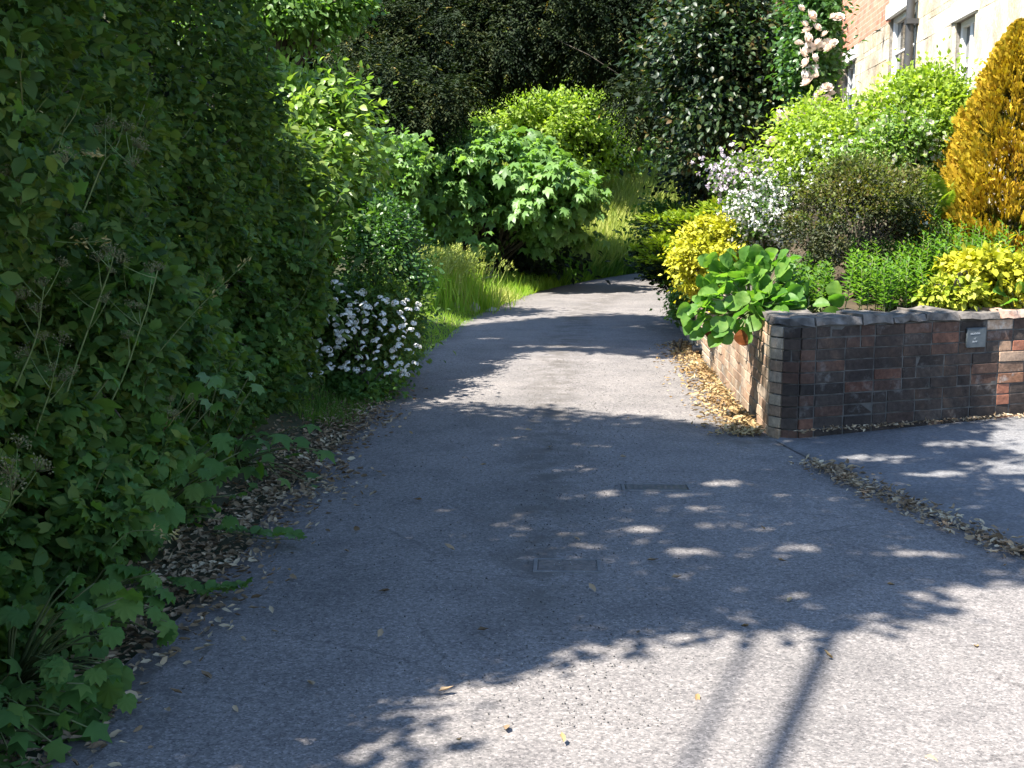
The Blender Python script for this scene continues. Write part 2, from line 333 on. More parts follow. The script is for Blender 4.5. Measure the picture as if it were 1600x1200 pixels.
M['ashlar'] = brickmat('limestone_block', [(.52, .45, .32), (.60, .53, .40), (.56, .48, .36), (.64, .58, .46), (.5, .43, .33)], (.68, .64, .56), .5)
M['lintel'] = plain('pale_lintel', (.66, .64, .6), .8, (.74, .72, .68), 10)
M['frame'] = plain('white_window_paint', (.78, .78, .76), .5)
M['curtain'] = plain('net_curtain', (.6, .62, .65), .9, (.7, .71, .73), 6)
m, t, N, L, P = new_mat('window_glass'); P.inputs['Base Color'].default_value = (.03, .035, .04, 1); P.inputs['Roughness'].default_value = .06; P.inputs['Specular IOR Level'].default_value = .8; M['glass'] = m
m, t, N, L, P = new_mat('house_red_brick'); P.inputs['Roughness'].default_value = .9
tc = N.new('ShaderNodeTexCoord'); bt = N.new('ShaderNodeTexBrick'); bt.inputs['Scale'].default_value = 1; bt.inputs['Brick Width'].default_value = .225; bt.inputs['Row Height'].default_value = .075; bt.inputs['Mortar Size'].default_value = .006
bt.inputs['Color1'].default_value = (.52, .19, .11, 1); bt.inputs['Color2'].default_value = (.6, .28, .18, 1); bt.inputs['Mortar'].default_value = (.45, .36, .28, 1)
L.new(tc.outputs['UV'], bt.inputs['Vector']); nn = N.new('ShaderNodeTexNoise'); nn.inputs['Scale'].default_value = 3; nn.inputs['Detail'].default_value = 8; L.new(tc.outputs['Object'], nn.inputs[0])
r_ = ramp(N, [(.3, (.75, .75, .75)), (.7, (1.25, 1.2, 1.2))]); L.new(nn.outputs[0], r_.inputs[0]); L.new(mulcol(N, L, bt.outputs[0], r_.outputs[0]), P.inputs['Base Color'])
bm_ = N.new('ShaderNodeBump'); bm_.inputs['Strength'].default_value = .8; bm_.inputs['Distance'].default_value = .01; bm_.invert = True; L.new(bt.outputs['Fac'], bm_.inputs['Height']); L.new(bm_.outputs[0], P.inputs['Normal']); M['house_brick'] = m

# ------------------------------------------------------------------ ground, lane, driveway
CL = np.array([(-.1, -14), (-.1, -6), (-.1, 0), (-.1, 6), (-.1, 10), (0.02, 14), (.38, 18), (1.15, 21.5), (2.6, 25), (5.0, 28.2), (9, 31), (16, 33.5), (30, 36)], float)
def catmull(P, n=12):
    out = []
    for i in range(1, len(P) - 2):
        p0, p1, p2, p3 = P[i - 1:i + 3]
        for k in range(n):
            t = k / n
            out.append(.5 * ((2 * p1) + (-p0 + p2) * t + (2 * p0 - 5 * p1 + 4 * p2 - p3) * t * t + (-p0 + 3 * p1 - 3 * p2 + p3) * t ** 3))
    out.append(P[-2]); return np.array(out)
CC = catmull(CL)
TT = norm(np.gradient(CC, axis=0)); LN = np.stack([-TT[:, 1], TT[:, 0]], 1)
def road_dist(x, y):
    """signed distance from centreline, positive on the left; vectorised"""
    p = np.stack([np.ravel(x), np.ravel(y)], 1); out = np.empty(len(p))
    for s in range(0, len(p), 4000):
        q = p[s:s + 4000]; d = q[:, None] - CC[None]; k = np.argmin((d ** 2).sum(2), 1)
        out[s:s + 4000] = (d[np.arange(len(q)), k] * LN[k]).sum(1)
    return out.reshape(np.shape(x))
def sstep(a, b, x):
    t = np.clip((x - a) / (b - a), 0, 1); return t * t * (3 - 2 * t)
def fbm(x, y):
    return (np.sin(x * 1.7 + y * .6) * np.cos(y * 1.3 - x * .4) + .5 * np.sin(x * 3.9 + 1) * np.sin(y * 4.3) + .3 * np.sin(x * 9.1 + y * 7.7))
def wall_front_y(x): return 8.22 + (x - 1.45) * .42
def hgt(x, y):
    x = np.asarray(x, float); y = np.asarray(y, float)
    d = road_dist(x, y)
    # left bank (steep hedge bank near, gentle verge further on)
    steep = 1 - sstep(9.0, 11.5, y)
    h = steep * (1.1 * sstep(1.55, 2.9, d)) + (1 - steep) * (.10 * sstep(1.35, 1.9, d) + .55 * sstep(2.6, 6, d))
    # grassy bank past the bend
    far = sstep(23, 27, y) * sstep(1.3, 6.5, d)
    h = h + far * 1.45
    # ground right of the lane beyond the garden
    h = h + sstep(15, 20, y) * .9 * sstep(1.35, 3.0, -d)
    # wooded hillside behind
    h = h + 16 * sstep(34, 75, y + np.abs(x) * .25) + 3 * sstep(9, 26, -x) + 2 * sstep(8, 26, x)
    h = h + .03 * fbm(x * 1.3, y * 1.3) * sstep(1.5, 2.2, np.abs(d))
    return h - .035 * (1 - sstep(1.32, 1.6, np.abs(d))) - .035 * ((x > 1) & (y < 10))
def grid_mesh(name, xs, ys, f):
    X, Y = np.meshgrid(xs, ys); Z = f(X, Y); nx, ny = len(xs), len(ys)
    V = np.stack([X.ravel(), Y.ravel(), Z.ravel()], 1)
    i = (np.arange(ny - 1)[:, None] * nx + np.arange(nx - 1)[None]).ravel()
    return mesh_np(name, V, [np.stack([i, i + 1, i + nx + 1, i + nx], 1)], True)
xs = np.concatenate([[-600, -300, -150, -80], np.arange(-50, -8, 2), np.arange(-8, -4, .5), np.arange(-4, 4.01, .16), np.arange(4.5, 12, .6), np.arange(12, 50, 2.5), [80, 150, 300, 600]])
ys = np.concatenate([[-600, -200, -80, -40, -20], np.arange(-12, 2, 1.0), np.arange(2, 34, .3), np.arange(34, 80, 2.5), [100, 150, 300, 600]])
M['ground'] = plain('leafy_ground', (.022, .030, .012), .95, (.05, .045, .022), 3, .6)
obj('ground', grid_mesh('ground', xs, ys, hgt), M['ground'], kind='structure')

# lane
def lane_mesh():
    us = np.linspace(-1, 1, 25); V = []; dirt = []
    for i, c in enumerate(CC):
        y = c[1]
        r_ext = 0
        if y < 8.2: r_ext = (8.2 - y) * .29 + max(0, 4.6 - y) * .5
        wl = 1.38 + .03 * math.sin(y * 2.1) + .02 * math.sin(y * 5.3)
        for u in us:
            w = wl if u < 0 else 1.36 + r_ext + (.35 if y < 8.6 else 0)
            p = c - LN[i] * u * w
            z = .025 * (1 - u * u)
            V.append((p[0], p[1], z)); 
            ux = u * w
            dd = math.exp(-((ux - .0) / .22) ** 2) * .8 * float(sstep(4.0, 5.2, y)) + (1 - sstep(0, .3, 1.4 + ux)) * 1.0
            if y > 8: dd += sstep(1.0, 1.3, ux) * .9
            dirt.append(min(1, float(dd)))
    nx = len(us); ny = len(CC)
    i = (np.arange(ny - 1)[:, None] * nx + np.arange(nx - 1)[None]).ravel()
    me = mesh_np('lane', np.array(V), [np.stack([i, i + 1, i + nx + 1, i + nx], 1)], True)
    a = me.attributes.new('dirt', 'FLOAT', 'POINT'); a.data.foreach_set('value', np.array(dirt, dtype=np.float32))
    return me
obj('lane', lane_mesh(), M['road'], kind='structure')
# driveway, a lip above the lane
seam = np.array([(1.36, 8.18), (1.52, 7.4), (1.72, 6.6), (1.98, 5.75), (2.35, 4.8), (3.1, 3.8), (4.6, 2.7), (7, 1.6)])
seam = catmull(np.vstack([seam[:1] + [-.1, .5], seam, seam[-1:] + [1, -.5]]), 6)
far_side = np.stack([np.linspace(1.42, 8.6, len(seam)), wall_front_y(np.linspace(1.42, 8.6, len(seam))) + .1], 1)
V = []
for k, w in enumerate(np.linspace(0, 1, 9)):
    for a, b in zip(seam, far_side):
        p = a * (1 - w) + b * w; V.append((p[0], p[1], .012 + .05 * w * min(1, (p[0] - 1.2) / 2)))
nx = len(seam); i = (np.arange(8)[:, None] * nx + np.arange(nx - 1)[None]).ravel()
me = mesh_np('driveway', np.array(V), [np.stack([i, i + 1, i + nx + 1, i + nx], 1)], True)
a = me.attributes.new('dirt', 'FLOAT', 'POINT'); a.data.foreach_set('value', np.array([.8 if k < nx else (.5 if k >= 8 * nx else .05) for k in range(9 * nx)], dtype=np.float32))
obj('driveway', me, M['drive'], kind='structure')

# ------------------------------------------------------------------ brick retaining wall
def wall_path():
    pts = [(1.34, y) for y in np.linspace(15.0, 8.45, 25)]
    c = np.array([1.34 + .16, 8.411])
    for a in np.linspace(math.pi, math.pi * 1.5 + .39, 9):
        pts.append((c[0] + .16 * math.cos(a), c[1] + .16 * math.sin(a)))
    e = np.array(pts[-1]); d = np.array([.925, .38])
    for k in range(1, 25): pts.append(tuple(e + d * .25 * k))
    return np.array(pts)
WP = wall_path(); seg = np.linalg.norm(np.diff(WP, axis=0), axis=1); WS = np.concatenate([[0], np.cumsum(seg)])
def wp(s):
    p = np.array([np.interp(s, WS, WP[:, 0]), np.interp(s, WS, WP[:, 1])]); e = .04
    q = np.array([np.interp(s + e, WS, WP[:, 0]), np.interp(s + e, WS, WP[:, 1])]) - np.array([np.interp(s - e, WS, WP[:, 0]), np.interp(s - e, WS, WP[:, 1])])
    return p, q / np.linalg.norm(q)
S_C = WS[25]                      # arc length where the curved corner begins
S_F = WS[33]                      # where the front run begins
wall = thing('retaining_wall', 'weathered brick retaining wall with rounded corner holding up the garden', 'wall', (1.5, 8.5, 0))
def strip(name, s0, s1, off0, off1, z0, z1, mat, n=60, parent=wall):
    ss = np.linspace(s0, s1, n); V = []
    for s in ss:
        p, tq = wp(s); nrm = np.array([-tq[1], tq[0]])     # into the garden (left of travel)
        for o, z in ((off0, z0), (off1, z0), (off1, z1), (off0, z1)):
            q = p + nrm * o; V.append((q[0], q[1], z))
    i = np.arange(n - 1) * 4; Fq = np.concatenate([np.stack([i + a, i + b, i + 4 + b, i + 4 + a], 1) for a, b in ((0, 1), (1, 2), (2, 3), (3, 0))])
    Fq = np.concatenate([Fq, [[3, 2, 1, 0]], [[(n - 1) * 4 + q for q in range(4)]]])
    return part(name, mesh_np(name, np.array(V), [Fq]), mat, parent)
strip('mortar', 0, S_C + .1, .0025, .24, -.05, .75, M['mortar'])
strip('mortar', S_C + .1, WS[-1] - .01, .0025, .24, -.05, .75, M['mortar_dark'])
BR = [mesh_np('brick', *bevel_box(.213, .1, .066, .0022, .0007)) for _ in range(6)]
HB = [mesh_np('brick', *bevel_box(.102, .1, .066, .0022, .0007)) for _ in range(4)]
CB = [mesh_np('brick', *bevel_box(.108, .1, .066, .0022, .0007)) for _ in range(3)]
cands = []
for c in range(10):
    s = .0 if c % 2 else -.11; z = .034 + c * .0745
    while s < WS[-1] - .2:
        curved = S_C - .08 < s < S_F
        half = (random.random() < .18) or curved
        L_ = .1125 if half else .2245
        sm = s + L_ / 2; s += L_
        if sm < .1: continue
        if random.random() < .006 and sm > S_F: continue
        cands.append((sm, z, half, curved))
def cam_size(p): return -np.linalg.norm(np.array([p[0], p[1]]))
placed = []
for sm, z, half, curved in cands:
    p, tq = wp(sm); nrm = np.array([-tq[1], tq[0]])
    px = 885 + F_PX * p[0] / p[1]
    vis = px < 1640
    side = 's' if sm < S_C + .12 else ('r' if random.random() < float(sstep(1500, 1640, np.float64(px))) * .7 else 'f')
    placed.append((vis, np.linalg.norm(p), sm, z, half, curved, p, tq, nrm, side))
vis_sorted = sorted([q for q in placed if q[0]], key=lambda q: q[1])
singles = set(id(q) for q in vis_sorted[:290])
variants = {}
rest = {'s': [], 'f': [], 'r': []}
for q in placed:
    vis, dist, sm, z, half, curved, p, tq, nrm, side = q
    me0 = random.choice(HB if half else BR)
    off = .049 + random.gauss(0, .0018) - (.004 if random.random() < .1 else 0)
    pos = (p[0] + nrm[0] * off, p[1] + nrm[1] * off, z + random.gauss(0, .0012))
    rot = Matrix.Translation(pos) @ Matrix.Rotation(math.atan2(tq[1], tq[0]) + random.gauss(0, .006), 4, 'Z') @ Matrix.Rotation(random.gauss(0, .006), 4, 'Y')
    if id(q) in singles:
        key = (me0.name, side)
        if key not in variants:
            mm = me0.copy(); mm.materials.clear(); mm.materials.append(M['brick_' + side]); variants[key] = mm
        o = obj('brick', variants[key], None, wall); o.matrix_local = Matrix.Translation(-wall.location) @ rot
    else:
        vv, ff = bevel_box(.102 if half else .213, .1, .064, .006)
        R = np.array(rot); rest[side].append((vv @ R[:3, :3].T + R[:3, 3], ff))
for k, b in rest.items():
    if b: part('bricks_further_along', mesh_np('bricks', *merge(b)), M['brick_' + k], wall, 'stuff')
s = S_C - 1.2
def cope_piece(s0, s1, z0, z1, o0, mat):
    n = 5; V = []
    j = rng.normal(0, .0075, (n, 4, 2))
    for k, sv in enumerate(np.linspace(s0, s1, n)):
        p, tq = wp(sv); nrm = np.array([-tq[1], tq[0]])
        for q, (o, z) in enumerate(((o0, z0), (.3, z0), (.3, z1), (o0 + .012, z1))):
            x = p + nrm * (o + j[k, q, 0]); V.append((x[0], x[1], z + j[k, q, 1]))
    i = np.arange(n - 1) * 4; Fq = np.concatenate([np.stack([i + a, i + b, i + 4 + b, i + 4 + a], 1) for a, b in ((0, 1), (1, 2), (2, 3), (3, 0))])
    Fq = np.concatenate([Fq, [[3, 2, 1, 0]], [[(n - 1) * 4 + q for q in range(4)]]])
    part('coping_stone', mesh_np('coping', np.array(V), [Fq]), mat, wall)
s = .1
while s < WS[-1] - .5:
    L_ = random.uniform(.2, .42) if s > S_C - .5 else random.uniform(.4, .6)
    p, _ = wp(s + L_ / 2); px = 885 + F_PX * p[0] / p[1]
    dz = random.gauss(0, .008)
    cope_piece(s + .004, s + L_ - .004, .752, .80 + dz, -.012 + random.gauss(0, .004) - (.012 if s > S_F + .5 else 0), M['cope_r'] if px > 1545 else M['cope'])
    s += L_
# slate plaque with faint lettering
def on_front(px, py):
    for s_ in np.linspace(S_F, WS[-1], 400):
        p, tq = wp(s_)
        d = ray(px, py); t_ = p[1] / d[1]
        if d[0] * t_ <= p[0]: return p, tq, EYE + d[2] * t_
p, tq, zz = on_front(1522, 527)
rotz = math.atan2(tq[1], tq[0]); nrm = np.array([tq[1], -tq[0]])
pl = thing('slate_plaque', 'small dark slate plaque with three lines of pale lettering on the wall', 'plaque', (p[0] + nrm[0] * .016, p[1] + nrm[1] * .016, zz))
pl.rotation_euler = (0, 0, rotz)
obj('slab', mesh_np('slab', *bevel_box(.155, .016, .135, .003)), M['slate'], pl)
sb = []
for (cz, w, h, n) in ((.028, .078, .013, 9), (-.006, .018, .012, 2), (-.027, .040, .011, 5)):
    for k in range(n):
        x = -.012 - w / 2 + (k + .5) * w / n; cw = w / n * .72
        kind_ = random.randrange(4)
        sb.append((box_verts(.0016, .0016, h * random.choice((1, .8)), (x - cw / 2, -.0088, cz)), [BOXF]))
        if kind_ != 0: sb.append((box_verts(cw, .0016, .0022, (x, -.0088, cz + h * random.choice((.42, 0, -.42)))), [BOXF]))
        if kind_ > 1: sb.append((box_verts(.0016, .0016, h * .8, (x + cw / 2, -.0088, cz)), [BOXF]))
obj('lettering', mesh_np('lettering', *merge(sb)), M['paleprint'], pl, kind='stuff')
# two black pipe outlets at the foot of the wall
for px, py, lab in ((1088, 594, 'black plastic pipe outlet poking from the wall, the upper larger one'), (1094, 616, 'black plastic pipe outlet low on the wall just above the leaves')):
    Yq = F_PX * 1.34 / (px - 885) if False else 12.6
    q = at(px, py, Yq); big = py < 600
    o = thing('drain_outlet', lab, 'pipe', (1.335, Yq, max(.06, q[2])), 'black outlets low on the wall')
    a_ = np.linspace(0, 2 * np.pi, 13)[:-1]; r0 = .045 if big else .032
    ring = lambda x, r: np.stack([np.full(12, x), np.cos(a_) * r, np.sin(a_) * r], 1)
    V = np.concatenate([ring(.03, r0), ring(-.085, r0), ring(-.085, r0 * .8), ring(.0, r0 * .8)])
    i = np.arange(12); j = (i + 1) % 12
    Fq = np.concatenate([np.stack([b * 12 + i, b * 12 + j, (b + 1) * 12 + j, (b + 1) * 12 + i], 1) for b in range(3)])
    obj('pipe', mesh_np('pipe', V, [Fq], True), M['pipe'], o)
    V = np.concatenate([ring(-.02, r0 + .001), ring(-.02, r0 * 1.25), ring(.01, r0 * 1.25)])
    Fq = np.concatenate([np.stack([b * 12 + i, b * 12 + j, (b + 1) * 12 + j, (b + 1) * 12 + i], 1) for b in range(2)])
    obj('collar', mesh_np('collar', V, [Fq], True), M['pipe'], o)

# garden soil behind the wall, rising to the house
def garden_h(x, y):
    ins = np.minimum((x - 1.5) / 1.6, (y - wall_front_y(x)) / 2.6)
    return .70 + .62 * sstep(.05, 1, ins) + .02 * fbm(x * 3, y * 3)
V = []; nx, ny = 40, 60
for j in range(ny):
    for i in range(nx):
        x = 1.5 + 7.0 * (i / (nx - 1)) ** 1.4; y0 = wall_front_y(max(x, 1.75)) + .16; y = y0 + (23 - y0) * (j / (ny - 1)) ** 1.2
        V.append((x, y, float(garden_h(x, y)) if j and i else .5))
i = (np.arange(ny - 1)[:, None] * nx + np.arange(nx - 1)[None]).ravel()
obj('garden_soil', mesh_np('garden_soil', np.array(V), [np.stack([i, i + 1, i + nx + 1, i + nx], 1)], True), M['earth'], kind='structure')

# ------------------------------------------------------------------ house
HN = np.array([3.95, 11.5]); HU = np.array([.0575, .998]); HU /= np.linalg.norm(HU); HO = np.array([-HU[1], HU[0]])
def fsh(px, py):
    d = ray(px, py); o = np.array([0, 0, EYE])
    t_ = ((HN - o[:2]) @ HO) / (d[:2] @ HO); q = o + d * t_
    return (q[:2] - HN) @ HU, q[2]
house = thing('house', 'stone and red brick cottage with white framed windows behind the shrubs', 'house', (HN[0], HN[1], 1.0))
house.rotation_euler = (0, 0, math.atan2(HU[1], HU[0]))     # local x along the facade, local y = outward
HLEN = fsh(1315, 60)[0]
WIN = []
for (x0, x1, tp, wd) in ((1337, 1319, (1322, 101), .9), (1428, 1386, (1389, 30), 1.0), (1521, 1489, (1491, 36), 1.0)):
    s0 = fsh(x0, 80)[0]; s1 = fsh(x1, 80)[0]; zt = fsh(*tp)[1]; WIN.append((s0, s1, zt - 1.35, zt))
def hbox(s0, s1, y0, y1, z0, z1, b=0):
    c = ((s0 + s1) / 2, (y0 + y1) / 2, (z0 + z1) / 2 - 1.0)
    if b:
        V, Fc = bevel_box(s1 - s0, abs(y1 - y0), z1 - z0, b, b * .3); return V + np.array(c), Fc
    return box_verts(s1 - s0, abs(y1 - y0), z1 - z0, c), [BOXF]
# rotated frame: local x = along facade, local +y = to the left of x = outward (road side)
S_B = WIN[1][1] - .03            # brickwork starts here (far part), stone nearer
ZB = WIN[0][3] + .22
Z0, Z1 = .3, 6.2
# solid backing behind the stones and windows
part_l = lambda name, V, Fc, mat, kind=None, parent=house: obj(name, mesh_np(name, V, Fc), mat, parent, kind=kind)
bk = []
LINT = [(a - .12, b + .12, d, d + .2) for (a, b, c, d) in WIN]
def cut_rows(z0, z1, s0, s1, lint=False):
    spans = [(s0, s1)]
    for (a, b, c, d) in WIN + (LINT if lint else []):
        if d > z0 + .01 and c < z1 - .01:
            ns = []
            for (p0, p1) in spans:
                if b <= p0 or a >= p1: ns.append((p0, p1)); continue
                if a > p0: ns.append((p0, a))
                if b < p1: ns.append((b, p1))
            spans = ns
    return spans
zs = sorted(set([Z0, Z1] + [w[2] for w in WIN] + [w[3] for w in WIN]))
for z0, z1 in zip(zs[:-1], zs[1:]):
    for a, b in cut_rows(z0, z1, 0.06, HLEN): bk.append(hbox(a, b, -.28, -.03, z0, z1))
part_l('backing_wall', *merge(bk), M['mortar'])
part_l('rear_wall', *merge([hbox(.06, HLEN, -6.0, -5.7, Z0, Z1), hbox(HLEN - .3, HLEN, -5.7, -.28, Z0, Z1)]), M['mortar'])
part_l('gable_wall', *merge([hbox(-.2, .055, -6.0, -.02, Z0, Z1)]), M['slate'])
V = np.array([(-.4, .35, 5.0), (HLEN + .2, .35, 5.0), (HLEN + .2, -3, 8.2), (-.4, -3, 8.2), (-.4, -6.35, 5.0), (HLEN + .2, -6.35, 5.0)])
V2 = V + [0, 0, .12]
part_l('roof', np.concatenate([V, V2]), [np.array([(0, 1, 2, 3), (3, 2, 5, 4), (6, 9, 8, 7), (9, 10, 11, 8), (0, 6, 7, 1), (4, 5, 11, 10), (0, 3, 9, 6), (3, 4, 10, 9), (1, 7, 8, 2), (2, 8, 11, 5)])], M['slate'])
# stone blocks row by row, brickwork above the lintel line at the far end
z = Z0; ze = []
rows = sorted(set([round(v, 3) for v in list(np.arange(.7, 3.0, .29)) + [w[3] for w in WIN] + [w[3] + .2 for w in WIN] + list(np.arange(max(w[3] for w in WIN) + .2, Z1, .29)) + [ZB, Z1]]))
rr = [rows[0]]
for v in rows[1:]:
    if v - rr[-1] > .07 or v in (round(ZB, 3),): rr.append(v)
def overlaps_win(a, b, z0, z1): return None
for z0, z1 in zip(rr[:-1], rr[1:]):
    smax = S_B if z0 >= ZB - .02 else HLEN
    for a, b in cut_rows(z0 + .002, z1 - .002, 0, smax, True):
        s_ = a
        while s_ < b - .01:
            L_ = random.uniform(.32, .7)
            if b - s_ - L_ < .2: L_ = b - s_
            part_l('stone_block', *hbox(s_ + .0015, s_ + L_ - .0015, -.028, random.gauss(0, .0025), z0 + .0015, z1 - .0015, .002), M['ashlar'])
            s_ += L_
me = mesh_np('brickwork', *merge([hbox(S_B + .01, HLEN, -.029, .004, ZB, Z1)]))
uv = me.uv_layers.new(name='UVMap')
for lp in me.loops:
    c = me.vertices[lp.vertex_index].co; uv.data[lp.index].uv = (c.x, c.z)
obj('brickwork', me, M['house_brick'], house)
for wi, (a, b, c, d) in enumerate(WIN):
    part_l('lintel', *hbox(a - .12, b + .12, -.2, .018, d + .002, d + .198, .006), M['lintel'])
    part_l('sill', *hbox(a - .08, b + .08, -.2, .05, c - .08, c, .006), M['lintel'])
    w = obj('window', mesh_np('window', *merge([hbox(a, a + .09, -.2, -.07, c, d), hbox(b - .09, b, -.2, -.07, c, d), hbox(a + .09, b - .09, -.2, -.07, d - .06, d), hbox(a + .09, b - .09, -.2, -.07, c, c + .07)])), M['frame'], house)
    mid = (a + b) / 2
    obj('mullion', mesh_np('mullion', *merge([hbox(mid - .05, mid + .05, -.195, -.075, c + .07, d - .06)])), M['frame'], w)
    for k in range(2):
        zz_ = c + .07 + (d - .06 - c - .07) * (k + 1) / 3
        obj('glazing_bar', mesh_np('glazing_bar', *merge([hbox(a + .09, mid - .05, -.13, -.085, zz_ - .012, zz_ + .012), hbox(mid + .05, b - .09, -.13, -.085, zz_ - .012, zz_ + .012)])), M['frame'], w)
    for q0, q1 in ((a + .09, mid - .05), (mid + .05, b - .09)):
        obj('pane', mesh_np('pane', *merge([hbox(q0, q1, -.12, -.113, c + .07, d - .06)])), M['glass'], w)
    obj('curtain', mesh_np('curtain', *merge([hbox(a + .02, a + (b - a) * .4, -.27, -.25, c, d)])), M['curtain'], w)
s_p = fsh(1433, 50)[0]
zpts = np.linspace(.9, 5.9, 8) - 1.0
pipe = obj('downpipe', tube_mesh('downpipe', [(np.stack([np.full(8, s_p), np.full(8, .09), zpts], 1), np.full(8, .05))], 10), M['pipe_grey'], house)
for zz_ in (1.0, 2.6, 4.2):
    obj('bracket', mesh_np('bracket', *merge([hbox(s_p - .085, s_p + .085, .0, .14, zz_ + 1, zz_ + 1.06)])), M['pipe_grey'], pipe)

# ------------------------------------------------------------------ plant builders
def clump_pts(C, R, ncl, nlf, cr, shell=.55, up=0.0, jag=.18, flat=.7):
    """leaf positions in clumps spread through an ellipsoid; returns P, outward, clump centres"""
    C = np.asarray(C, float); R = np.asarray(R, float)
    d = norm(rnd(ncl)); d[:, 2] += up; d = norm(d)
    rad = shell + (1 - shell) * rng.random(ncl) ** .6
    rad *= 1 + rng.normal(0, jag, ncl).clip(-.4, .3)
    cc = C + d * rad[:, None] * R
    k = rng.integers(0, ncl, nlf)
    sz = cr * (1 + rng.normal(0, .3, ncl).clip(-.6, .8))
    P = cc[k] + rnd(nlf) * sz[k][:, None] * np.array([1, 1, flat])
    out = norm(norm((P - C) / R) + .6 * norm(P - cc[k]))
    return P, out, cc
def orient(out, n, o=1.0, r=.7, droop=.3, nup=.8, nout=.6, nr=.5):
    D = norm(out * o + rnd(n) * r - UP * droop); Nn = norm(UP * nup + out * nout + rnd(n) * nr); return D, Nn
def branches(base, ccs, r0, n=20, sag=.3, trunk_top=None):
    paths = []
    base = np.asarray(base, float)
    sel = ccs[rng.choice(len(ccs), min(n, len(ccs)), replace=False)]
    for c in sel:
        st = base if trunk_top is None else base + (np.asarray(trunk_top) - base) * rng.uniform(.35, 1)
        mid = (st + c) / 2 + np.array([0, 0, sag]) + rng.normal(0, .06, 3)
        k = 7; p = wobble(bez(st, mid, c, k), .012 * np.linalg.norm(c - st)); paths.append((p, np.linspace(r0, r0 * .15, k)))
    return paths
def shrub(name, label, cat, C, R, base, ncl, nlf, cr, size, tmpl, mat, group=None, shell=.5, up=.1, jag=.18, stem_r=.012, nst=16, clip=None, bark='bark',
          stems='stem', ori={}, flat=.7, W=1.0, extra_green=None):
    root = thing(name, label, cat, base, group)
    P, out, cc = clump_pts(C, R, ncl, nlf, cr, shell, up, jag, flat)
    if clip is not None:
        k = clip(P); P = P[k]; out = out[k]
    k = P[:, 2] > np.asarray(base)[2] - .3; P = P[k]; out = out[k]
    n = len(P); D, Nn = orient(out, n, **ori)
    S = size * rng.uniform(.65, 1.25, n)
    B = [leaves(tmpl, P, D, Nn, S, W)]; tw = []
    if jag > .12:
        Rm = float(np.mean(R)); Cn = np.asarray(C, float)
        for c0 in cc[rng.choice(len(cc), min(34, len(cc)), replace=False)]:
            o0 = norm(norm(c0 - Cn) + UP * .55 + rng.normal(0, .3, 3)); e0 = c0 + o0 * Rm * rng.uniform(.2, .5); st = bez(c0, (c0 + e0) / 2 + rng.normal(0, .02, 3), e0, 5); tw.append((st, np.linspace(.004, .0015, 5)))
            m_ = 16; tt = rng.random(m_); pp = np.stack([np.interp(tt * 4, np.arange(5), st[:, q]) for q in range(3)], 1); d0 = norm(o0 * .6 + rnd(m_, .6)); B.append(leaves(tmpl, pp, d0, UP + rnd(m_, .5), size * rng.uniform(.5, 1.1, m_), W))
    part('foliage', mesh_np('foliage', *merge(B)), mat, root, 'stuff')
    if tw: part('shoots', tube_mesh('shoots', tw, 4), M[bark], root, 'stuff')
    part(stems, tube_mesh(stems, branches(base, cc, stem_r, nst)), M[bark], root)
    return root, P, out, cc

def inpoly(p, poly):
    x, y = p[:, 0], p[:, 1]; ins = np.zeros(len(p), bool); n = len(poly)
    for i in range(n):
        x0, y0 = poly[i]; x1, y1 = poly[(i + 1) % n]
        c = ((y0 > y) != (y1 > y)) & (x < (x1 - x0) * (y - y0) / (y1 - y0 + 1e-12) + x0); ins ^= c
    return ins

# ------------------------------------------------------------------ tall roadside trees whose crowns shade the lane
def shade_tree(name, label, poly, holes, base, hr, ncl, nlf, size, mat, tmpl=DIAMOND, edge=.1, cr=.35, r0=.13):
    poly = np.array(poly); lo, hi = poly.min(0), poly.max(0)
    root = thing(name, label, 'tree', base)
    g = lo + (hi - lo) * rng.random((ncl * 4, 2)); g = g[inpoly(g, poly)][:ncl]
    h = rng.uniform(hr[0], hr[1], len(g))
    cc = np.stack([g[:, 0] - SOFF[0] * h, g[:, 1] - SOFF[1] * h, h], 1)
    k = rng.integers(0, len(cc), nlf); P = cc[k] + rnd(nlf, cr)
    gr = P[:, :2] + SOFF * P[:, 2:3]
    ok = inpoly(gr + rng.normal(0, edge, gr.shape), poly) & (P[:, 2] > hr[0] - .8)
    for (hx, hy, rx, ry) in holes: ok &= (((gr[:, 0] - hx) / rx) ** 2 + ((gr[:, 1] - hy) / ry) ** 2 > 1) | (rng.random(len(gr)) < .12)
    P = P[ok]; out = norm(P - cc[k][ok] + rnd(len(P), .05)); D, Nn = orient(out, len(P), .7, .8, .35)
    V, Fc = leaves(tmpl, P, D, Nn, size * rng.uniform(.7, 1.25, len(P)))
    part('crown', mesh_np('crown', V, Fc), mat, root, 'stuff')
    top = np.array([base[0] + .3, base[1] + .2, hr[1]])
    tr = [(wobble(np.linspace(np.array(base, float), top, 9), .05), np.linspace(r0, .03, 9))]
    lim = branches(base, cc, r0 * .3, 40, .1, top)
    part('trunk', tube_mesh('trunk', tr, 9), M['bark'], root)
    lim2 = []
    for p_, r_ in lim:
        g2 = p_[:, :2] + SOFF * p_[:, 2:3]
        lim2.append((p_, r_))
    part('limbs', tube_mesh('limbs', lim2, 5), M['bark'], root)
    return root
W_ = lambda px, py: gp(px, py)[:2]
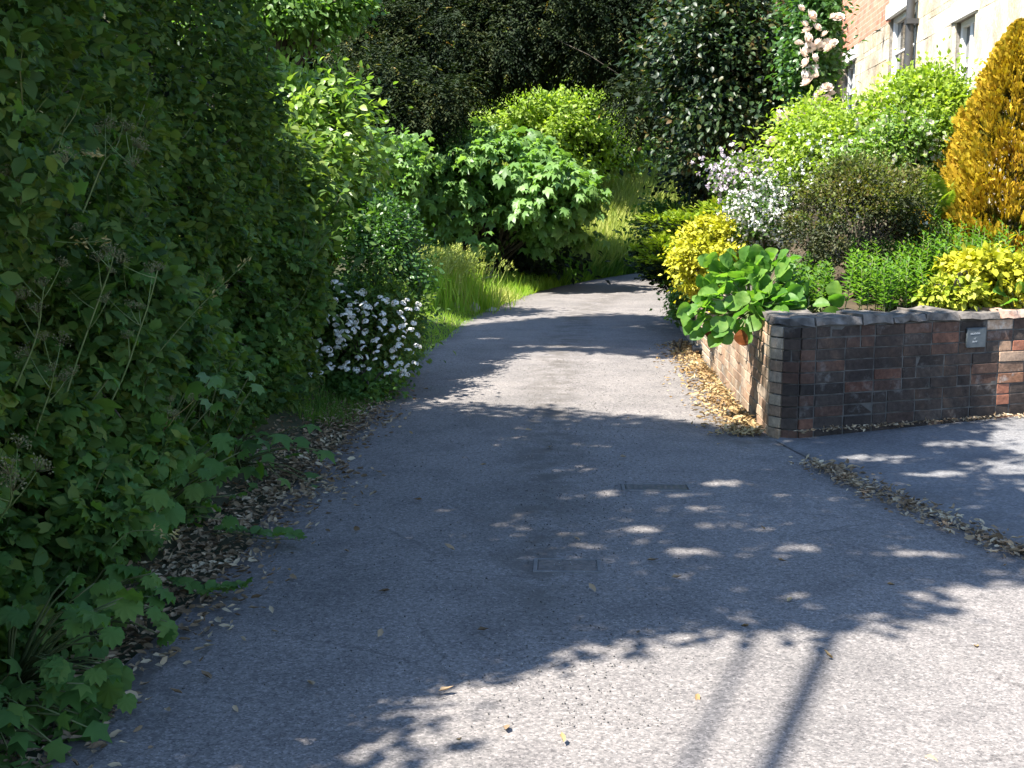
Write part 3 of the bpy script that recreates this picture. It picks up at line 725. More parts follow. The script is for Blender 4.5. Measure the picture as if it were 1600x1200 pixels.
polyA = [(-6.5, 1.0), (-3.5, 1.6), (-1.2, 2.9), tuple(W_(560, 1230)), tuple(W_(690, 1190)), tuple(W_(610, 1150)), tuple(W_(720, 1110)), tuple(W_(600, 1095)), tuple(W_(580, 1072)),
         tuple(W_(830, 1055)), tuple(W_(880, 1020)), tuple(W_(1050, 1005)), tuple(W_(1290, 990)), tuple(W_(1480, 962)), tuple(W_(1420, 925)), tuple(W_(1610, 905)), (2.25, 5.45), (2.5, 6.1), (2.45, 6.8), (2.8, 7.3), (2.65, 8.1), (3.0, 8.9), (2.9, 9.15), (2.2, 8.95), (1.6, 8.75),
         (1.25, 8.45), tuple(W_(1060, 662)), tuple(W_(900, 645)), tuple(W_(780, 638)), tuple(W_(690, 632)), tuple(W_(600, 628)), (-2.4, 9.6), (-6.5, 9.3)]
holesA = []
for (px, py, wx, wy) in ((655, 715, 95, 5), (860, 778, 110, 4), (1000, 776, 90, 4), (1080, 800, 70, 4), (920, 740, 60, 4), (620, 840, 40, 5), (730, 845, 40, 4), (1010, 835, 40, 5), (1130, 825, 50, 5), (1090, 868, 40, 5), (1255, 862, 40, 8),
                         (1400, 868, 120, 6), (1260, 945, 40, 7), (1215, 980, 30, 4), (560, 1095, 30, 5), (610, 1058, 25, 5), (1370, 720, 70, 7), (1500, 700, 60, 6), (1560, 735, 60, 10), (1460, 745, 60, 6), (1580, 690, 40, 7), (780, 690, 60, 3), (930, 700, 50, 3),
                         (430, 1165, 14, 4), (330, 1172, 14, 4), (540, 1120, 18, 5), (380, 1160, 12, 3), (1120, 760, 80, 3), (1230, 780, 60, 3), (690, 1032, 40, 4), (560, 760, 30, 3), (700, 800, 40, 3)):
    a0 = W_(px - wx, py); a1 = W_(px + wx, py); b0 = W_(px, py - wy); b1 = W_(px, py + wy)
    holesA.append(((a0[0] + a1[0]) / 2, (b0[1] + b1[1]) / 2, abs(a1[0] - a0[0]) / 2, abs(b0[1] - b1[1]) / 2 + .025))
shade_tree('ash_tree', 'tall leafy tree rising out of the hedge, its crown shading the lane and driveway', polyA, holesA, (-3.3, 4.4, .9), (4.2, 8.2), 430, 125000, .12, M['far'], edge=.06, cr=.33)
polyB = [(-5.5, 12.3), (-1.6, 12.5), tuple(W_(715, 567)), tuple(W_(800, 555)), tuple(W_(870, 549)), tuple(W_(1010, 560)), tuple(W_(1085, 562)), (1.5, 13.0), (1.5, 15.2), tuple(W_(1065, 497)), tuple(W_(960, 492)), tuple(W_(745, 508)), (-2.3, 14.6), (-5.5, 14.2)]
shade_tree('alder_tree', 'tall leafy tree behind the rounded green bush, its crown above the view', polyB, [((W_(880, 545))[0], (W_(880, 545))[1], .6, .15), (W_(760, 530)[0], W_(760, 530)[1], .25, .2)], (-3.9, 11.9, .4), (5.0, 8.6), 170, 48000, .12, M['far'], edge=.06, cr=.32)

# ------------------------------------------------------------------ left hedge
def hedge_face(y, h):
    """x of the hedge surface at distance y, height h"""
    return -1.72 - .22 * np.maximum(y - 8.1, 0) - .12 * np.exp(-(h / .35) ** 2) * sstep(4.8, 6.0, y) + .10 * (1 - sstep(3.6, 5.2, y)) - .10 * np.maximum(h - .2, 0) - .12 * np.sin(y * 1.9 + h * 1.3) - .10 * np.sin(y * 4.1 - h * 3.1) - .2 * np.exp(-((h - 0.05) / .2) ** 2) * sstep(4.4, 6.0, y) + .05 * np.sin(h * 7 + y * 2.3)
hedge = thing('roadside_hedge', 'tall dark overgrown hedge running along the shaded side of the lane', 'hedge', (-2.2, 5.5, .2))
def hedge_leaves(n, y0, y1, h0, h1, depth, size, tmpl, mat, name, frontp=2.0, W=1.0):
    y = rng.uniform(y0, y1, n); h = h0 + (h1 - h0) * rng.random(n)
    dep = depth * rng.random(n) ** frontp
    h = np.minimum(h, np.maximum(.3, h1 - 1.55 * np.maximum(y - 7.2, 0)) * (.25 + .75 * rng.random(n) ** .5)) if h1 > 3 else h
    cl = .12 * np.sin(y * 8 + 2 * np.sin(h * 5)) * np.sin(h * 9 + y * 3)
    x = hedge_face(y, h) - dep + cl - (.3 if name == 'inner_foliage' else 0)
    P = np.stack([x, y, h], 1); out = norm(np.tile([[1.0, -.35, .25]], (n, 1)) + rnd(n, .3)); D, Nn = orient(out, n, 1.0, .7, .45, .7, .7, .5)
    V, Fc = leaves(tmpl, P, D, Nn, size * rng.uniform(.6, 1.3, n), W)
    part(name, mesh_np(name, V, Fc), mat, hedge, 'stuff')
hedge_leaves(46000, 2.6, 9.3, .15, 3.9, .8, .058, OVAL, M['hedge'], 'foliage')
hedge_leaves(26000, 2.6, 9.6, .1, 3.8, .3, .05, DIAMOND, M['hedge2'], 'foliage', 1.2)
hedge_leaves(11000, 2.4, 6.5, .0, 1.3, .4, .07, OVAL, M['hedge2'], 'foliage', 1.2)
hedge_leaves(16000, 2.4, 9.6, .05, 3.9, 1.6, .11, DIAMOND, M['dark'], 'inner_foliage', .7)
hedge_leaves(2200, 2.4, 5.2, .0, .7, .3, .07, lobed(9, .84, .3, 2.4), M['weed'], 'lower_weeds', 1.0)
hedge_leaves(3600, 2.4, 8.6, .02, 1.4, .16, .06, lobed(9, .84, .3, 2.4), M['weed'], 'lower_weeds', 1.0)
hedge_leaves(1500, 2.4, 8.6, .5, 3.4, .10, .052, PALM, M['weed'], 'bramble_leaves', 1.0)
hedge_leaves(900, 2.4, 8.6, .3, 2.6, .06, .05, BROAD, M['bright'], 'bindweed_leaves', 1.0)
n = 380; y = rng.uniform(2.6, 8.6, n); h = rng.uniform(.1, 2.0, n); P = np.stack([hedge_face(y, h) - .05, y, h], 1); D = norm(np.stack([rng.normal(.35, .3, n), rng.normal(-.15, .4, n), np.ones(n)], 1))
V, Fc = leaves(BLADE, P, D, rnd(n), rng.uniform(.12, .36, n), .35); part('grass_stems', mesh_np('grass_stems', V, Fc), M['stem'], hedge, 'stuff')
paths = []
for k in range(90):
    y = rng.uniform(2.6, 9.3); h = rng.uniform(.6, 3.6); st = np.array([-2.5 - rng.random() * .5, y + rng.normal(0, .3), .8]); en = np.array([hedge_face(y, h) - .05, y, h])
    paths.append((wobble(bez(st, (st + en) / 2 + [0, 0, .4], en, 6), .03), np.linspace(.014, .003, 6)))
part('stems', tube_mesh('stems', paths, 4), M['bark'], hedge)

# hazel at the far end of the hedge, its top in the sun
def px_shrub(name, label, cat, px, py, Y, rx, ry, rdepth, basey=None, **kw):
    C = at(px, py, Y); s = ppm(Y); R = (rx / s, rdepth, ry / s)
    bx, by = C[0], C[1]; bz = kw.pop('basez', float(hgt(bx, by)))
    return shrub(name, label, cat, C, R, (bx, by, bz), **kw)
px_shrub('hazel_bush', 'sunlit hazel bush at the end of the dark hedge, above the white flowers', 'bush', 478, 255, 11.4, 92, 135, .65, ncl=110, nlf=15000, cr=.13, size=.085, tmpl=OVAL, mat=M['hazel'], shell=.5, nst=26)
px_shrub('elder_bush', 'broad-leaved bush in half shade between hedge and hazel', 'bush', 400, 350, 9.6, 100, 200, .6, ncl=80, nlf=9000, cr=.14, size=.085, tmpl=OVAL, mat=M['hedge2'], shell=.5)
px_shrub('rounded_bush', 'rounded dark green bush trimmed smooth beside the long grass', 'bush', 598, 450, 10.9, 60, 140, .4, ncl=150, nlf=15000, cr=.07, size=.045, tmpl=DIAMOND, mat=M['rose_leaf'], shell=.78, jag=.05)
# white flowered bush
wb, P, out, cc = px_shrub('white_flowering_bush', 'bush covered in flat white flower heads at the road edge', 'bush', 562, 520, 10.2, 88, 80, .35, ncl=110, nlf=9000, cr=.09, size=.05, tmpl=DIAMOND, mat=M['hedge2'], shell=.6, nst=24)
def dome(n, r, fl, flat=.45):
    d = norm(rnd(n)); d[:, 2] = np.abs(d[:, 2]) * .9 + .05; d = norm(d); Pq = d * [r, r, r * flat]
    return leaves(T([(-.5, -.5, 0), (.5, -.5, .05), (.5, .5, 0), (-.5, .5, .05)], [[(0, 1, 2, 3)]]), Pq, np.cross(d, norm(rnd(n))), d, fl * rng.uniform(.7, 1.2, n))
HEADS = [mesh_np('flower_head', *dome(26, .034, .018)) for _ in range(3)]
for h_ in HEADS: h_.materials.append(M['white'])
def scatter_heads(root, spots, heads, name='flower_head', s=(.75, 1.3), tilt=.5):
    for p in spots:
        o = obj(name, random.choice(heads), None, root)
        o.location = [float(v) for v in (np.asarray(p) - np.array(root.location))]
        o.rotation_euler = (random.gauss(0, tilt), random.gauss(0, tilt), random.uniform(0, 6.28)); q = random.uniform(*s); o.scale = (q, q, q)
spots = []
for k in range(165):
    u = rng.random(); px = 470 + 185 * rng.random(); t0 = (px - 470) / 185
    lo = 428 + 45 * t0; py = lo + (165 - 50 * t0) * rng.random() ** 1.1
    spots.append(at(px, py, 9.35 + .3 * rng.random() + .3 * t0))
for k in range(22): spots.append(at(rng.uniform(530, 610), rng.uniform(590, 622), 9.75 + .1 * rng.random()))
scatter_heads(wb, spots, HEADS, s=(.5, .95))
px_shrub('low_white_plant', 'low leafy plant with white flower clusters at the foot of the hedge', 'plant', 570, 612, 9.75, 48, 26, .2, ncl=30, nlf=1800, cr=.06, size=.05, tmpl=DIAMOND, mat=M['weed'], shell=.4, basez=0.0, nst=8)

# ------------------------------------------------------------------ weeds in front of the hedge
def leafy_plant(name, label, px, py, Y, h, nleaf, size, tmpl, mat, spread=.3, cat='plant', group=None, base_back=.15, W=1.0):
    top = at(px, py, Y); bx = top[0] - base_back; base = np.array([bx, Y + .05, float(hgt(bx, Y)) - .02])
    root = thing(name, label, cat, base, group)
    paths = []; shp = {}
    for k in range(nleaf):
        a = rng.uniform(0, 2 * np.pi); f = rng.random()
        e = top + np.array([math.cos(a) * spread * rng.random() ** .5 + .08, math.sin(a) * spread * .8 - .05, (rng.random() - .55) * h])
        mid = (base + e) / 2 + [0, 0, .12]
        paths.append((bez(base, mid, e, 5), np.linspace(.006, .0025, 5)))
        D = norm(np.array([.6, -.45, -.45]) + rng.normal(0, .4, 3)); Nn = norm(np.array([.4, -.45, .8]) + rng.normal(0, .3, 3))
        V, Fc = leaves(tmpl, np.zeros((1, 3)), D[None], Nn[None], size * rng.uniform(.7, 1.25), W)
        o = obj('leaf', mesh_np('leaf', V, Fc), mat, root, loc=[float(v) for v in e - base])
    part('stem', tube_mesh('stem', paths, 4), M['stem'], root)
    return root
LB = lobed(9, .84, .3, 2.4)
leafy_plant('hogweed', 'coarse plant with large lobed leaves spilling onto the tarmac at the hedge foot', 70, 1000, 3.75, .4, 52, .078, LB, M['weed'], .2)
leafy_plant('hogweed', 'large-leaved plant below the pale grass stalks, close to the leaf litter', 165, 925, 4.3, .26, 34, .072, LB, M['weed'], .18)
leafy_plant('nettle', 'clump of broad dark green leaves where the hedge meets the leaf litter', 250, 740, 5.3, .42, 44, .085, LB, M['weed'], .28)
leafy_plant('burdock', 'broad grey-green leaf cluster low on the hedge bank', 130, 770, 4.6, .3, 34, .085, LB, M['weed'], .25)
leafy_plant('bindweed', 'climbing weed with heart-shaped bright leaves across the hedge face', 245, 590, 5.4, .22, 15, .085, BROAD, M['bright'], .24)
leafy_plant('bindweed', 'small bright heart-shaped leaves hanging beside the bindweed', 335, 590, 6.0, .1, 8, .075, BROAD, M['bright'], .16)
leafy_plant('bramble', 'bramble sprig with lobed leaves near the white flowers', 400, 700, 6.9, .35, 22, .12, PALM, M['weed'], .3)
leafy_plant('bramble', 'bramble shoot arching over the hedge with lighter green leaves', 60, 640, 4.5, .3, 14, .11, PALM, M['weed'], .22)
leafy_plant('sycamore_seedling', 'young seedling with pale lobed leaves high in the hedge', 110, 60, 5.6, .2, 9, .13, PALM, M['weed'], .2)
leafy_plant('thistle', 'jagged dark leaves against the road edge below the hogweed', 30, 1110, 3.5, .24, 30, .08, PALM, M['weed'], .16)
def fern(name, label, px, py, Y, nf, L_, mat, spread=1.0, bz=None, lean=(.3, -.5)):
    c = at(px, py, Y); base = c if bz is None else np.array([c[0], c[1], bz])
    root = thing(name, label, 'fern', base)
    for k in range(nf):
        a = 2 * np.pi * k / nf + rng.normal(0, .3)
        dr = norm(np.array([math.cos(a) * spread + lean[0], math.sin(a) * spread + lean[1], 1.2]) + rng.normal(0, .15, 3)); L2 = L_ * rng.uniform(.75, 1.15)
        e = dr * L2 + np.array([dr[0], dr[1], -.5]) * L2 * .25
        sp = bez(np.zeros(3), dr * L2 * .6, e, 15); tg = norm(np.gradient(sp, axis=0)); side = norm(np.cross(tg, UP))
        B = []
        for sg in (-1, 1):
            t_ = np.linspace(.12, 1, 24); pp = np.stack([np.interp(t_ * 14, np.arange(15), sp[:, q]) for q in range(3)], 1)
            ss = np.stack([np.interp(t_ * 14, np.arange(15), side[:, q]) for q in range(3)], 1); tt = np.stack([np.interp(t_ * 14, np.arange(15), tg[:, q]) for q in range(3)], 1)
            B.append(leaves(LANCE, pp, sg * ss + .35 * tt, np.cross(ss, tt) + rnd(24, .1), L2 * .24 * np.sin(np.pi * (.12 + .86 * t_)) + .006, 1.5))
        B.append(tubes([(sp, np.linspace(.004, .001, 15))], 4))
        obj('frond', mesh_np('frond', *merge(B)), mat, root)
    return root
fern('fern', 'feathery fern fronds low in the shaded hedge', 170, 830, 4.7, 7, .34, M['weed'])
fern('fern', 'fern spray halfway up the shaded hedge beside tall seed stalks', 105, 490, 4.6, 6, .28, M['weed'])
# cow parsley gone to seed: stems with umbels
UMB = []
for k in range(3):
    B = []
    for q in range(11):
        a = 2.4 * q; r = .024 * math.sqrt(q / 11) + .003; e = np.array([math.cos(a) * r, math.sin(a) * r, .03 - r * .4])
        B.append(tubes([(np.array([(0, 0, 0), e * .6, e]), [.0009, .0008, .0006])], 3))
        n = 5; d = norm(rnd(n)); B.append(leaves(DIAMOND, e + d * .004, d, rnd(n), .006, 1.2))
    me = mesh_np('umbel', *merge(B)); me.materials.append(M['seed']); UMB.append(me)
def seed_plant(label, pts, base_px, Y, mat='stem_pale', s=1.0, group=None, name='cow_parsley', cat='plant', arms=4):
    b = at(base_px[0], base_px[1], Y); root = thing(name, label, cat, b, group)
    P0 = b; paths = []; tips = []
    path = [b] + [at(x, y, Y + d) for (x, y, d) in pts]
    path = np.array(path); k = len(path); tt = np.linspace(0, k - 1, 12)
    main = np.stack([np.interp(tt, np.arange(k), path[:, q]) for q in range(3)], 1); main = wobble(main, .002); main = np.array([main[max(0, i - 1):i + 2].mean(0) for i in range(12)])
    paths.append((main, np.linspace(.0045, .002, 12))); tips.append(main[-1])
    for q in range(arms):
        st = main[int(rng.integers(5, 11))]; e = st + np.array([rng.normal(0, .07), rng.normal(0, .05), rng.uniform(.05, .13)]); paths.append((bez(st, (st + e) / 2 + [0, 0, -.015], e, 5), np.linspace(.0022, .0012, 5))); tips.append(e)
    part('stalk', tube_mesh('stalk', paths, 4), M[mat], root)
    scatter_heads(root, tips, UMB, 'umbel', (.8 * s, 1.3 * s), .4)
    return root
sg_ = 'seed-headed cow parsley leaning out of the hedge'
seed_plant('cow parsley with pale seed heads leaning out at the hedge top', [(30, 330, -.05), (35, 290, -.1)], (-30, 420), 4.0, s=1.2)
seed_plant('tall cow parsley stalk with forked stems rising from the hedge bank', [(120, 560, 0), (165, 440, -.05), (178, 395, -.08)], (60, 760), 4.4, arms=6)
seed_plant('cow parsley stalk with sparse heads beside the forked one', [(190, 600, 0), (225, 500, -.05), (250, 410, -.1)], (120, 720), 4.6, arms=6)
seed_plant('cow parsley with clustered cream heads near the fern', [(60, 520, 0), (70, 440, -.05)], (20, 620), 4.2, s=1.1, arms=5)
seed_plant('yellowish seed heads lit by a stray sunbeam at the hedge edge', [(15, 790, -.05), (22, 765, -.1)], (-40, 860), 3.7, s=1.4, arms=6)
seed_plant('low cow parsley with small heads over the burdock leaves', [(75, 620, 0), (85, 575, -.05)], (40, 720), 4.2, arms=5)
seed_plant('dry brownish seed stalk leaning over the bindweed', [(250, 690, 0), (265, 650, -.05)], (190, 760), 4.9, mat='straw', arms=6)
seed_plant('slender seed stalk above the fern in the dark hedge', [(170, 230, 0), (215, 265, -.05)], (110, 380), 4.7, arms=5)
# long grass stalks arching from the hedge
for lab, pts in (('pale bent grass stalk arching out of the upper hedge', [(-10, 240, 4.2), (60, 270, 4.2), (110, 245, 4.15), (132, 235, 4.1), (152, 242, 4.1)]),
                 ('thin grass stalk curving across the hedge above the fern', [(-10, 350, 4.1), (50, 372, 4.1), (110, 380, 4.1), (175, 376, 4.1)]),
                 ('straight green stalk slanting through the hedge near the bindweed', [(185, 620, 4.8), (240, 560, 4.8), (300, 490, 4.75), (395, 400, 4.7)]),
                 ('straw-coloured stalk leaning above the leaf litter', [(200, 650, 4.9), (225, 600, 4.9), (250, 560, 4.9)]),
                 ('thin stalk with seeds hanging over the large leaves', [(170, 860, 4.1), (200, 830, 4.1), (235, 828, 4.05), (275, 838, 4.0)])):
    p = np.array([at(*q) for q in pts]); root = thing('grass_stalk', lab, 'grass', p[0]); k = len(p); tt = np.linspace(0, k - 1, 14)
    c = np.stack([np.interp(tt, np.arange(k), p[:, q]) for q in range(3)], 1); c = np.array([c[max(0, i - 1):i + 2].mean(0) for i in range(14)])
    part('stalk', tube_mesh('stalk', [(c, np.linspace(.0028, .0012, 14))], 4), M['stem_pale'], root)
    e = c[-5:]; n = 24; pp = e[rng.integers(0, 5, n)] + rnd(n, .008); V, Fc = leaves(LANCE, pp, norm(np.tile(c[-1] - c[-4], (n, 1))) + rnd(n, .5), rnd(n), .022, 1.4)
    part('seed_head', mesh_np('seed_head', V, Fc), M['straw'], root, 'stuff')
# ivy runners creeping onto the lane
def runner(label, pxs, size, mat):
    p = np.array([gp(x, y, .03) for x, y in pxs]); root = thing('ivy_runner', label, 'ivy', p[0]); k = len(p); tt = np.linspace(0, k - 1, 16)
    c = np.stack([np.interp(tt, np.arange(k), p[:, q]) for q in range(3)], 1) + np.stack([np.zeros(16), np.zeros(16), .01 + .008 * np.sin(tt * 3)], 1)
    part('stem', tube_mesh('stem', [(c, np.linspace(.003, .0015, 16))], 4), M['stem'], root)
    for i in range(1, 16):
        for sd in ((-1, 1) if i % 2 else (1,)):
            D = norm(np.array([.3, sd * .9, .15]) + rng.normal(0, .3, 3)); Nn = norm(np.array([.1, -.55, 1]) + rng.normal(0, .2, 3))
            V, Fc = leaves(BROAD, np.zeros((1, 3)), D[None], Nn[None], size * rng.uniform(.6, 1.15))
            q = c[i] - np.array(root.location) + [0, 0, .02]; obj('leaf', mesh_np('leaf', V, Fc), mat, root, loc=[float(v) for v in q])
runner('yellow-green leafy runner creeping from the leaf litter onto the tarmac', [(330, 838), (380, 838), (430, 846), (470, 850)], .055, M['bright'])
runner('dark green leafy runner creeping onto the tarmac below the yellow-green one', [(255, 915), (300, 930), (345, 930), (380, 925)], .06, M['weed'])

# ------------------------------------------------------------------ verge: grass, stones, long grass, dry branch
def grass(name, label, pts, hgt_, mat, dens_lean=.35, W=1.0, kind='stuff', root=None, part_name=None, lean=(0, 0)):
    n = len(pts); D = norm(np.stack([rng.normal(lean[0], dens_lean, n), rng.normal(lean[1], dens_lean, n), np.ones(n)], 1)); Nn = rnd(n)
    V, Fc = leaves(BLADE, pts, D, Nn, hgt_ * rng.uniform(.5, 1.25, n), W)
    me = mesh_np(name, V, Fc)
    if root is not None: return part(part_name, me, mat, root, 'stuff')
    return obj(name, me, mat, label=label, cat='grass', kind=kind)
def ground_pts(n, cond, lo, hi):
    out = []
    while sum(len(o) for o in out) < n:
        p = lo + (np.array(hi) - lo) * rng.random((n * 2, 2)); k = cond(p); p = p[k]; out.append(p)
    p = np.concatenate(out)[:n]; return np.stack([p[:, 0], p[:, 1], hgt(p[:, 0], p[:, 1])], 1)
lo = np.array([-5.0, 9.3])
vg = lambda a, b, y0, y1: (lambda p: ((lambda d: (d > a) & (d < b))(road_dist(p[:, 0], p[:, 1]))) & (p[:, 1] > y0) & (p[:, 1] < y1))
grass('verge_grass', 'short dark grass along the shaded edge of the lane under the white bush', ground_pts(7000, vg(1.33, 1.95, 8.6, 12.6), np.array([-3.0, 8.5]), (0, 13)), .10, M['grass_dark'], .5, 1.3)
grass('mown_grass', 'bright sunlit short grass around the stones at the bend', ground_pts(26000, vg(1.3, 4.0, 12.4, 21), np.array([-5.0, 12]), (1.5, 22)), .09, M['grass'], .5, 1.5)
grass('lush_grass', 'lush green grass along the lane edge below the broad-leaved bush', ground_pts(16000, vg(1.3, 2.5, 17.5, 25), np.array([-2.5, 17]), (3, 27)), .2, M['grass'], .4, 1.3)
# ripe grass bank beyond the bend
fb = lambda p: ((lambda d: (d > 1.5) & (d < 9))(road_dist(p[:, 0], p[:, 1])))
pb = ground_pts(46000, fb, np.array([-1.5, 24.0]), (7, 33)); 
grass('ripe_grass', 'tall ripe golden grass covering the bank beyond the bend', pb, .55, M['hay'], .28, 1.5, lean=(.15, 0))
pb2 = ground_pts(16000, vg(1.3, 3.0, 22, 32), np.array([-1.5, 21.0]), (7, 33))
grass('green_bank_grass', 'green grass at the foot of the golden bank beside the far lane', pb2, .4, M['grass_dark'], .35, 1.6)
# long grass clump left of the bend
c = at(692, 452, 17.6); root = thing('long_grass', 'clump of tall pale seeding grass between the rounded bush and the broad-leaved bush', 'grass', (c[0], c[1], float(hgt(c[0], c[1]))))
n = 3200; p = np.stack([rng.normal(c[0], .26, n), rng.normal(17.6, .5, n)], 1); p3 = np.stack([p[:, 0], p[:, 1], hgt(p[:, 0], p[:, 1])], 1)
grass('blades', None, p3, .46, M['grass'], .22, .9, root=root, part_name='blades')
n = 500; q = p3[rng.integers(0, len(p3), n)]; D = norm(np.stack([rng.normal(.1, .2, n), rng.normal(0, .2, n), np.ones(n)], 1)); L_ = rng.uniform(.5, .8, n)
V, Fc = leaves(BLADE, q, D, rnd(n), L_, .4); part('stalks', mesh_np('stalks', V, Fc), M['hay'], root, 'stuff')
tip = q + D * L_[:, None]; n = 5000; k = rng.integers(0, 500, n); pp = tip[k] - D[k] * rng.uniform(0, .14, n)[:, None] + rnd(n, .012)
V, Fc = leaves(LANCE, pp, D[k] + rnd(n, .35) + [.3, 0, -.1], rnd(n), .045, 1.6); part('seed_heads', mesh_np('seed_heads', V, Fc), M['hay'], root, 'stuff')
# stones
def rock(label, px, py, w, h, flat=.5, yaw=.3):
    b = gp(px, py, .1); Y = b[1]; s = ppm(Y); r = np.array([w / s, w / s * .8, h / s])
    import bmesh
    bm = bmesh.new(); bmesh.ops.create_icosphere(bm, subdivisions=3, radius=1)
    sd = rng.normal(0, 1, (14, 3)); sd = norm(sd); lim = rng.uniform(.62, .9, 14)
    for v in bm.verts:
        c_ = np.array(v.co)
        for d_, l_ in zip(sd, lim):
            q_ = c_ @ d_
            if q_ > l_: c_ = c_ - d_ * (q_ - l_) * .9
        c_ += .02 * np.sin(c_ * 9)[[1, 2, 0]]; v.co = c_ * r
    me = bpy.data.meshes.new('rock'); bm.to_mesh(me); bm.free()
    o = obj('field_stone', me, M['stone'], label=label, cat='stone', group='stones on the grass verge'); o.location = (b[0], b[1], float(hgt(b[0], b[1])) + r[2] * .35); o.rotation_euler = (0, 0, yaw)
rock('flat pale stone lying in the grass, largest of the stones', 712, 478, 14, 7)
rock('small pale stone touching the flat one', 692, 474, 8, 4)
rock('upright pale stone with a shaded side on the verge', 740, 476, 12, 11, yaw=1.0)
rock('low stone half buried in dry grass near the lane edge', 770, 474, 13, 8)
grass('dry_grass_tuft', 'tuft of dry straw-coloured grass among the stones', np.array([gp(775 + rng.normal(0, 14), 468 + rng.normal(0, 3), .06) for _ in range(900)]), .2, M['hay'], .6, 1.0, kind=None)
b = gp(738, 447, .15); root = thing('dry_branch', 'bare forked dry branch lying on the verge before the broad-leaved bush', 'branch', b)
e1 = at(782, 430, b[1]); e2 = at(772, 412, b[1]); m1 = at(762, 433, b[1])
paths = [(np.array([b, (b + m1) / 2 + [0, 0, .02], m1, e1]), [.012, .011, .009, .004]), (np.array([m1, at(770, 424, b[1]), e2]), [.007, .006, .003]), (np.array([m1, at(776, 434, b[1]), at(784, 425, b[1])]), [.005, .004, .002])]
part('stem', tube_mesh('stem', paths, 5), M['bark_pale'], root)

# ------------------------------------------------------------------ broad-leaved bush at the bend (leaves built singly)
Cb = at(765, 315, 21.5); root = thing('broad_leaved_bush', 'large spreading bush with drooping bright green leaves at the bend of the lane', 'bush', (Cb[0], 21.6, float(hgt(Cb[0], 21.6))))
lobes = [(770, 270, 110, 65, 20.6), (665, 285, 90, 60, 20.8), (850, 305, 75, 50, 20.6), (740, 330, 130, 70, 20.9), (870, 350, 55, 45, 21.2), (640, 300, 70, 50, 21.2), (700, 230, 60, 35, 22)]
Ps, Os = [], []
ccall = []
for (px, py, rx, ry, Y) in lobes:
    C_ = at(px, py, Y); s = ppm(Y); P, out, cc = clump_pts(C_, (rx / s, .9, ry / s), 55, 900, .10, .72, .45, .1)
    Ps.append(P); Os.append(out); ccall.append(cc)
P = np.concatenate(Ps); out = np.concatenate(Os); cc = np.concatenate(ccall)
n = len(P); D = norm(out * .7 + rnd(n, .35) - UP * .55); Nn = norm(UP * .8 + out * .8 + rnd(n, .25)); S = .19 * rng.uniform(.65, 1.2, n)
front = -P[:, 1] + 1.2 * out[:, 2]; order = np.argsort(-front); single = order[:280]; restk = order[280:]
V, Fc = leaves(MAPLE, P[restk], D[restk], Nn[restk], S[restk]); part('foliage', mesh_np('foliage', V, Fc), M['maple'], root, 'stuff')
for k in single:
    V, Fc = leaves(MAPLE, np.zeros((1, 3)), D[k][None], Nn[k][None], S[k]); obj('leaf', mesh_np('leaf', V, Fc), M['maple'], root, loc=[float(v) for v in P[k] - np.array(root.location)])
part('stems', tube_mesh('stems', branches(root.location, cc, .03, 45, .5), 6), M['bark'], root)
Ci = at(790, 375, 21.9); P, out, _ = clump_pts(Ci, (1.3, .7, .75), 40, 2600, .15, .3); D, Nn = orient(out, len(P)); V, Fc = leaves(DIAMOND, P, D, Nn, .14); part('inner_foliage', mesh_np('inner', V, Fc), M['dark'], root, 'stuff')  # dark leaves paint the shade under the bush

# ------------------------------------------------------------------ yew arching over the lane
def conifer_spray(P, D, L_, n=9, nl=.045):
    """flat drooping sprays of needles"""
    k = len(P); t_ = np.tile(np.linspace(.05, 1, n), k); i = np.repeat(np.arange(k), n)
    D = norm(D); pos = P[i] + D[i] * (t_ * L_[i])[:, None] - UP * (t_ ** 2 * L_[i] * .45)[:, None]
    X = norm(np.cross(D, UP) + 1e-6)[i]; sg = np.where(np.arange(len(i)) % 2, 1, -1)[:, None]
    return leaves(LANCE, pos, X * sg * .8 + D[i] * .8 - UP * .25 + rnd(len(i), .2), UP + rnd(len(i), .5), nl * rng.uniform(.7, 1.3, len(i)), 1.8)
yb = (-4.4, 23.0, float(hgt(-4.4, 23.0)))
yew = thing('yew_tree', 'dark yew tree arching right over the lane with russet-tipped sprays', 'tree', yb)
arch = []
for (px, py, rx, ry, Y, d_, nc) in ((610, 90, 80, 80, 21.8, .8, 40), (640, 175, 60, 62, 22.2, .7, 34), (640, 215, 42, 38, 22.4, .5, 14), (710, 60, 105, 80, 22.4, 1.0, 60), (648, 185, 42, 55, 20.2, .4, 26), (690, 150, 40, 40, 20.5, .4, 18), (590, 150, 50, 60, 20.2, .4, 22), (1015, 165, 36, 45, 21.0, .4, 16), (820, 28, 120, 62, 22.6, 1.0, 60), (640, 40, 130, 70, 22.6, .8, 60), (760, 90, 70, 30, 22.4, .5, 22), (930, 30, 110, 66, 22.8, 1.0, 55), (1010, 80, 70, 90, 23.2, .8, 36), (1000, 150, 45, 45, 23.4, .6, 16), (900, 80, 110, 24, 22.8, .7, 30), (725, 110, 60, 36, 22.6, .6, 24), (850, -15, 330, 45, 22.8, .8, 90), (560, 0, 120, 90, 22.6, 1, 40)):
    C_ = at(px, py, Y); s = ppm(Y); P, out, cc = clump_pts(C_, (rx / s, d_, ry / s), nc, nc * 40, .16, .35, 0, .1)
    arch.append((P, out, cc))
P = np.concatenate([a[0] for a in arch]); out = np.concatenate([a[1] for a in arch]); cc = np.concatenate([a[2] for a in arch])
D = norm(out + rnd(len(P), .4) - UP * .3)
V, Fc = conifer_spray(P, D, rng.uniform(.16, .32, len(P)), 8, .07)
part('foliage', mesh_np('foliage', V, Fc), M['yew'], yew, 'stuff')
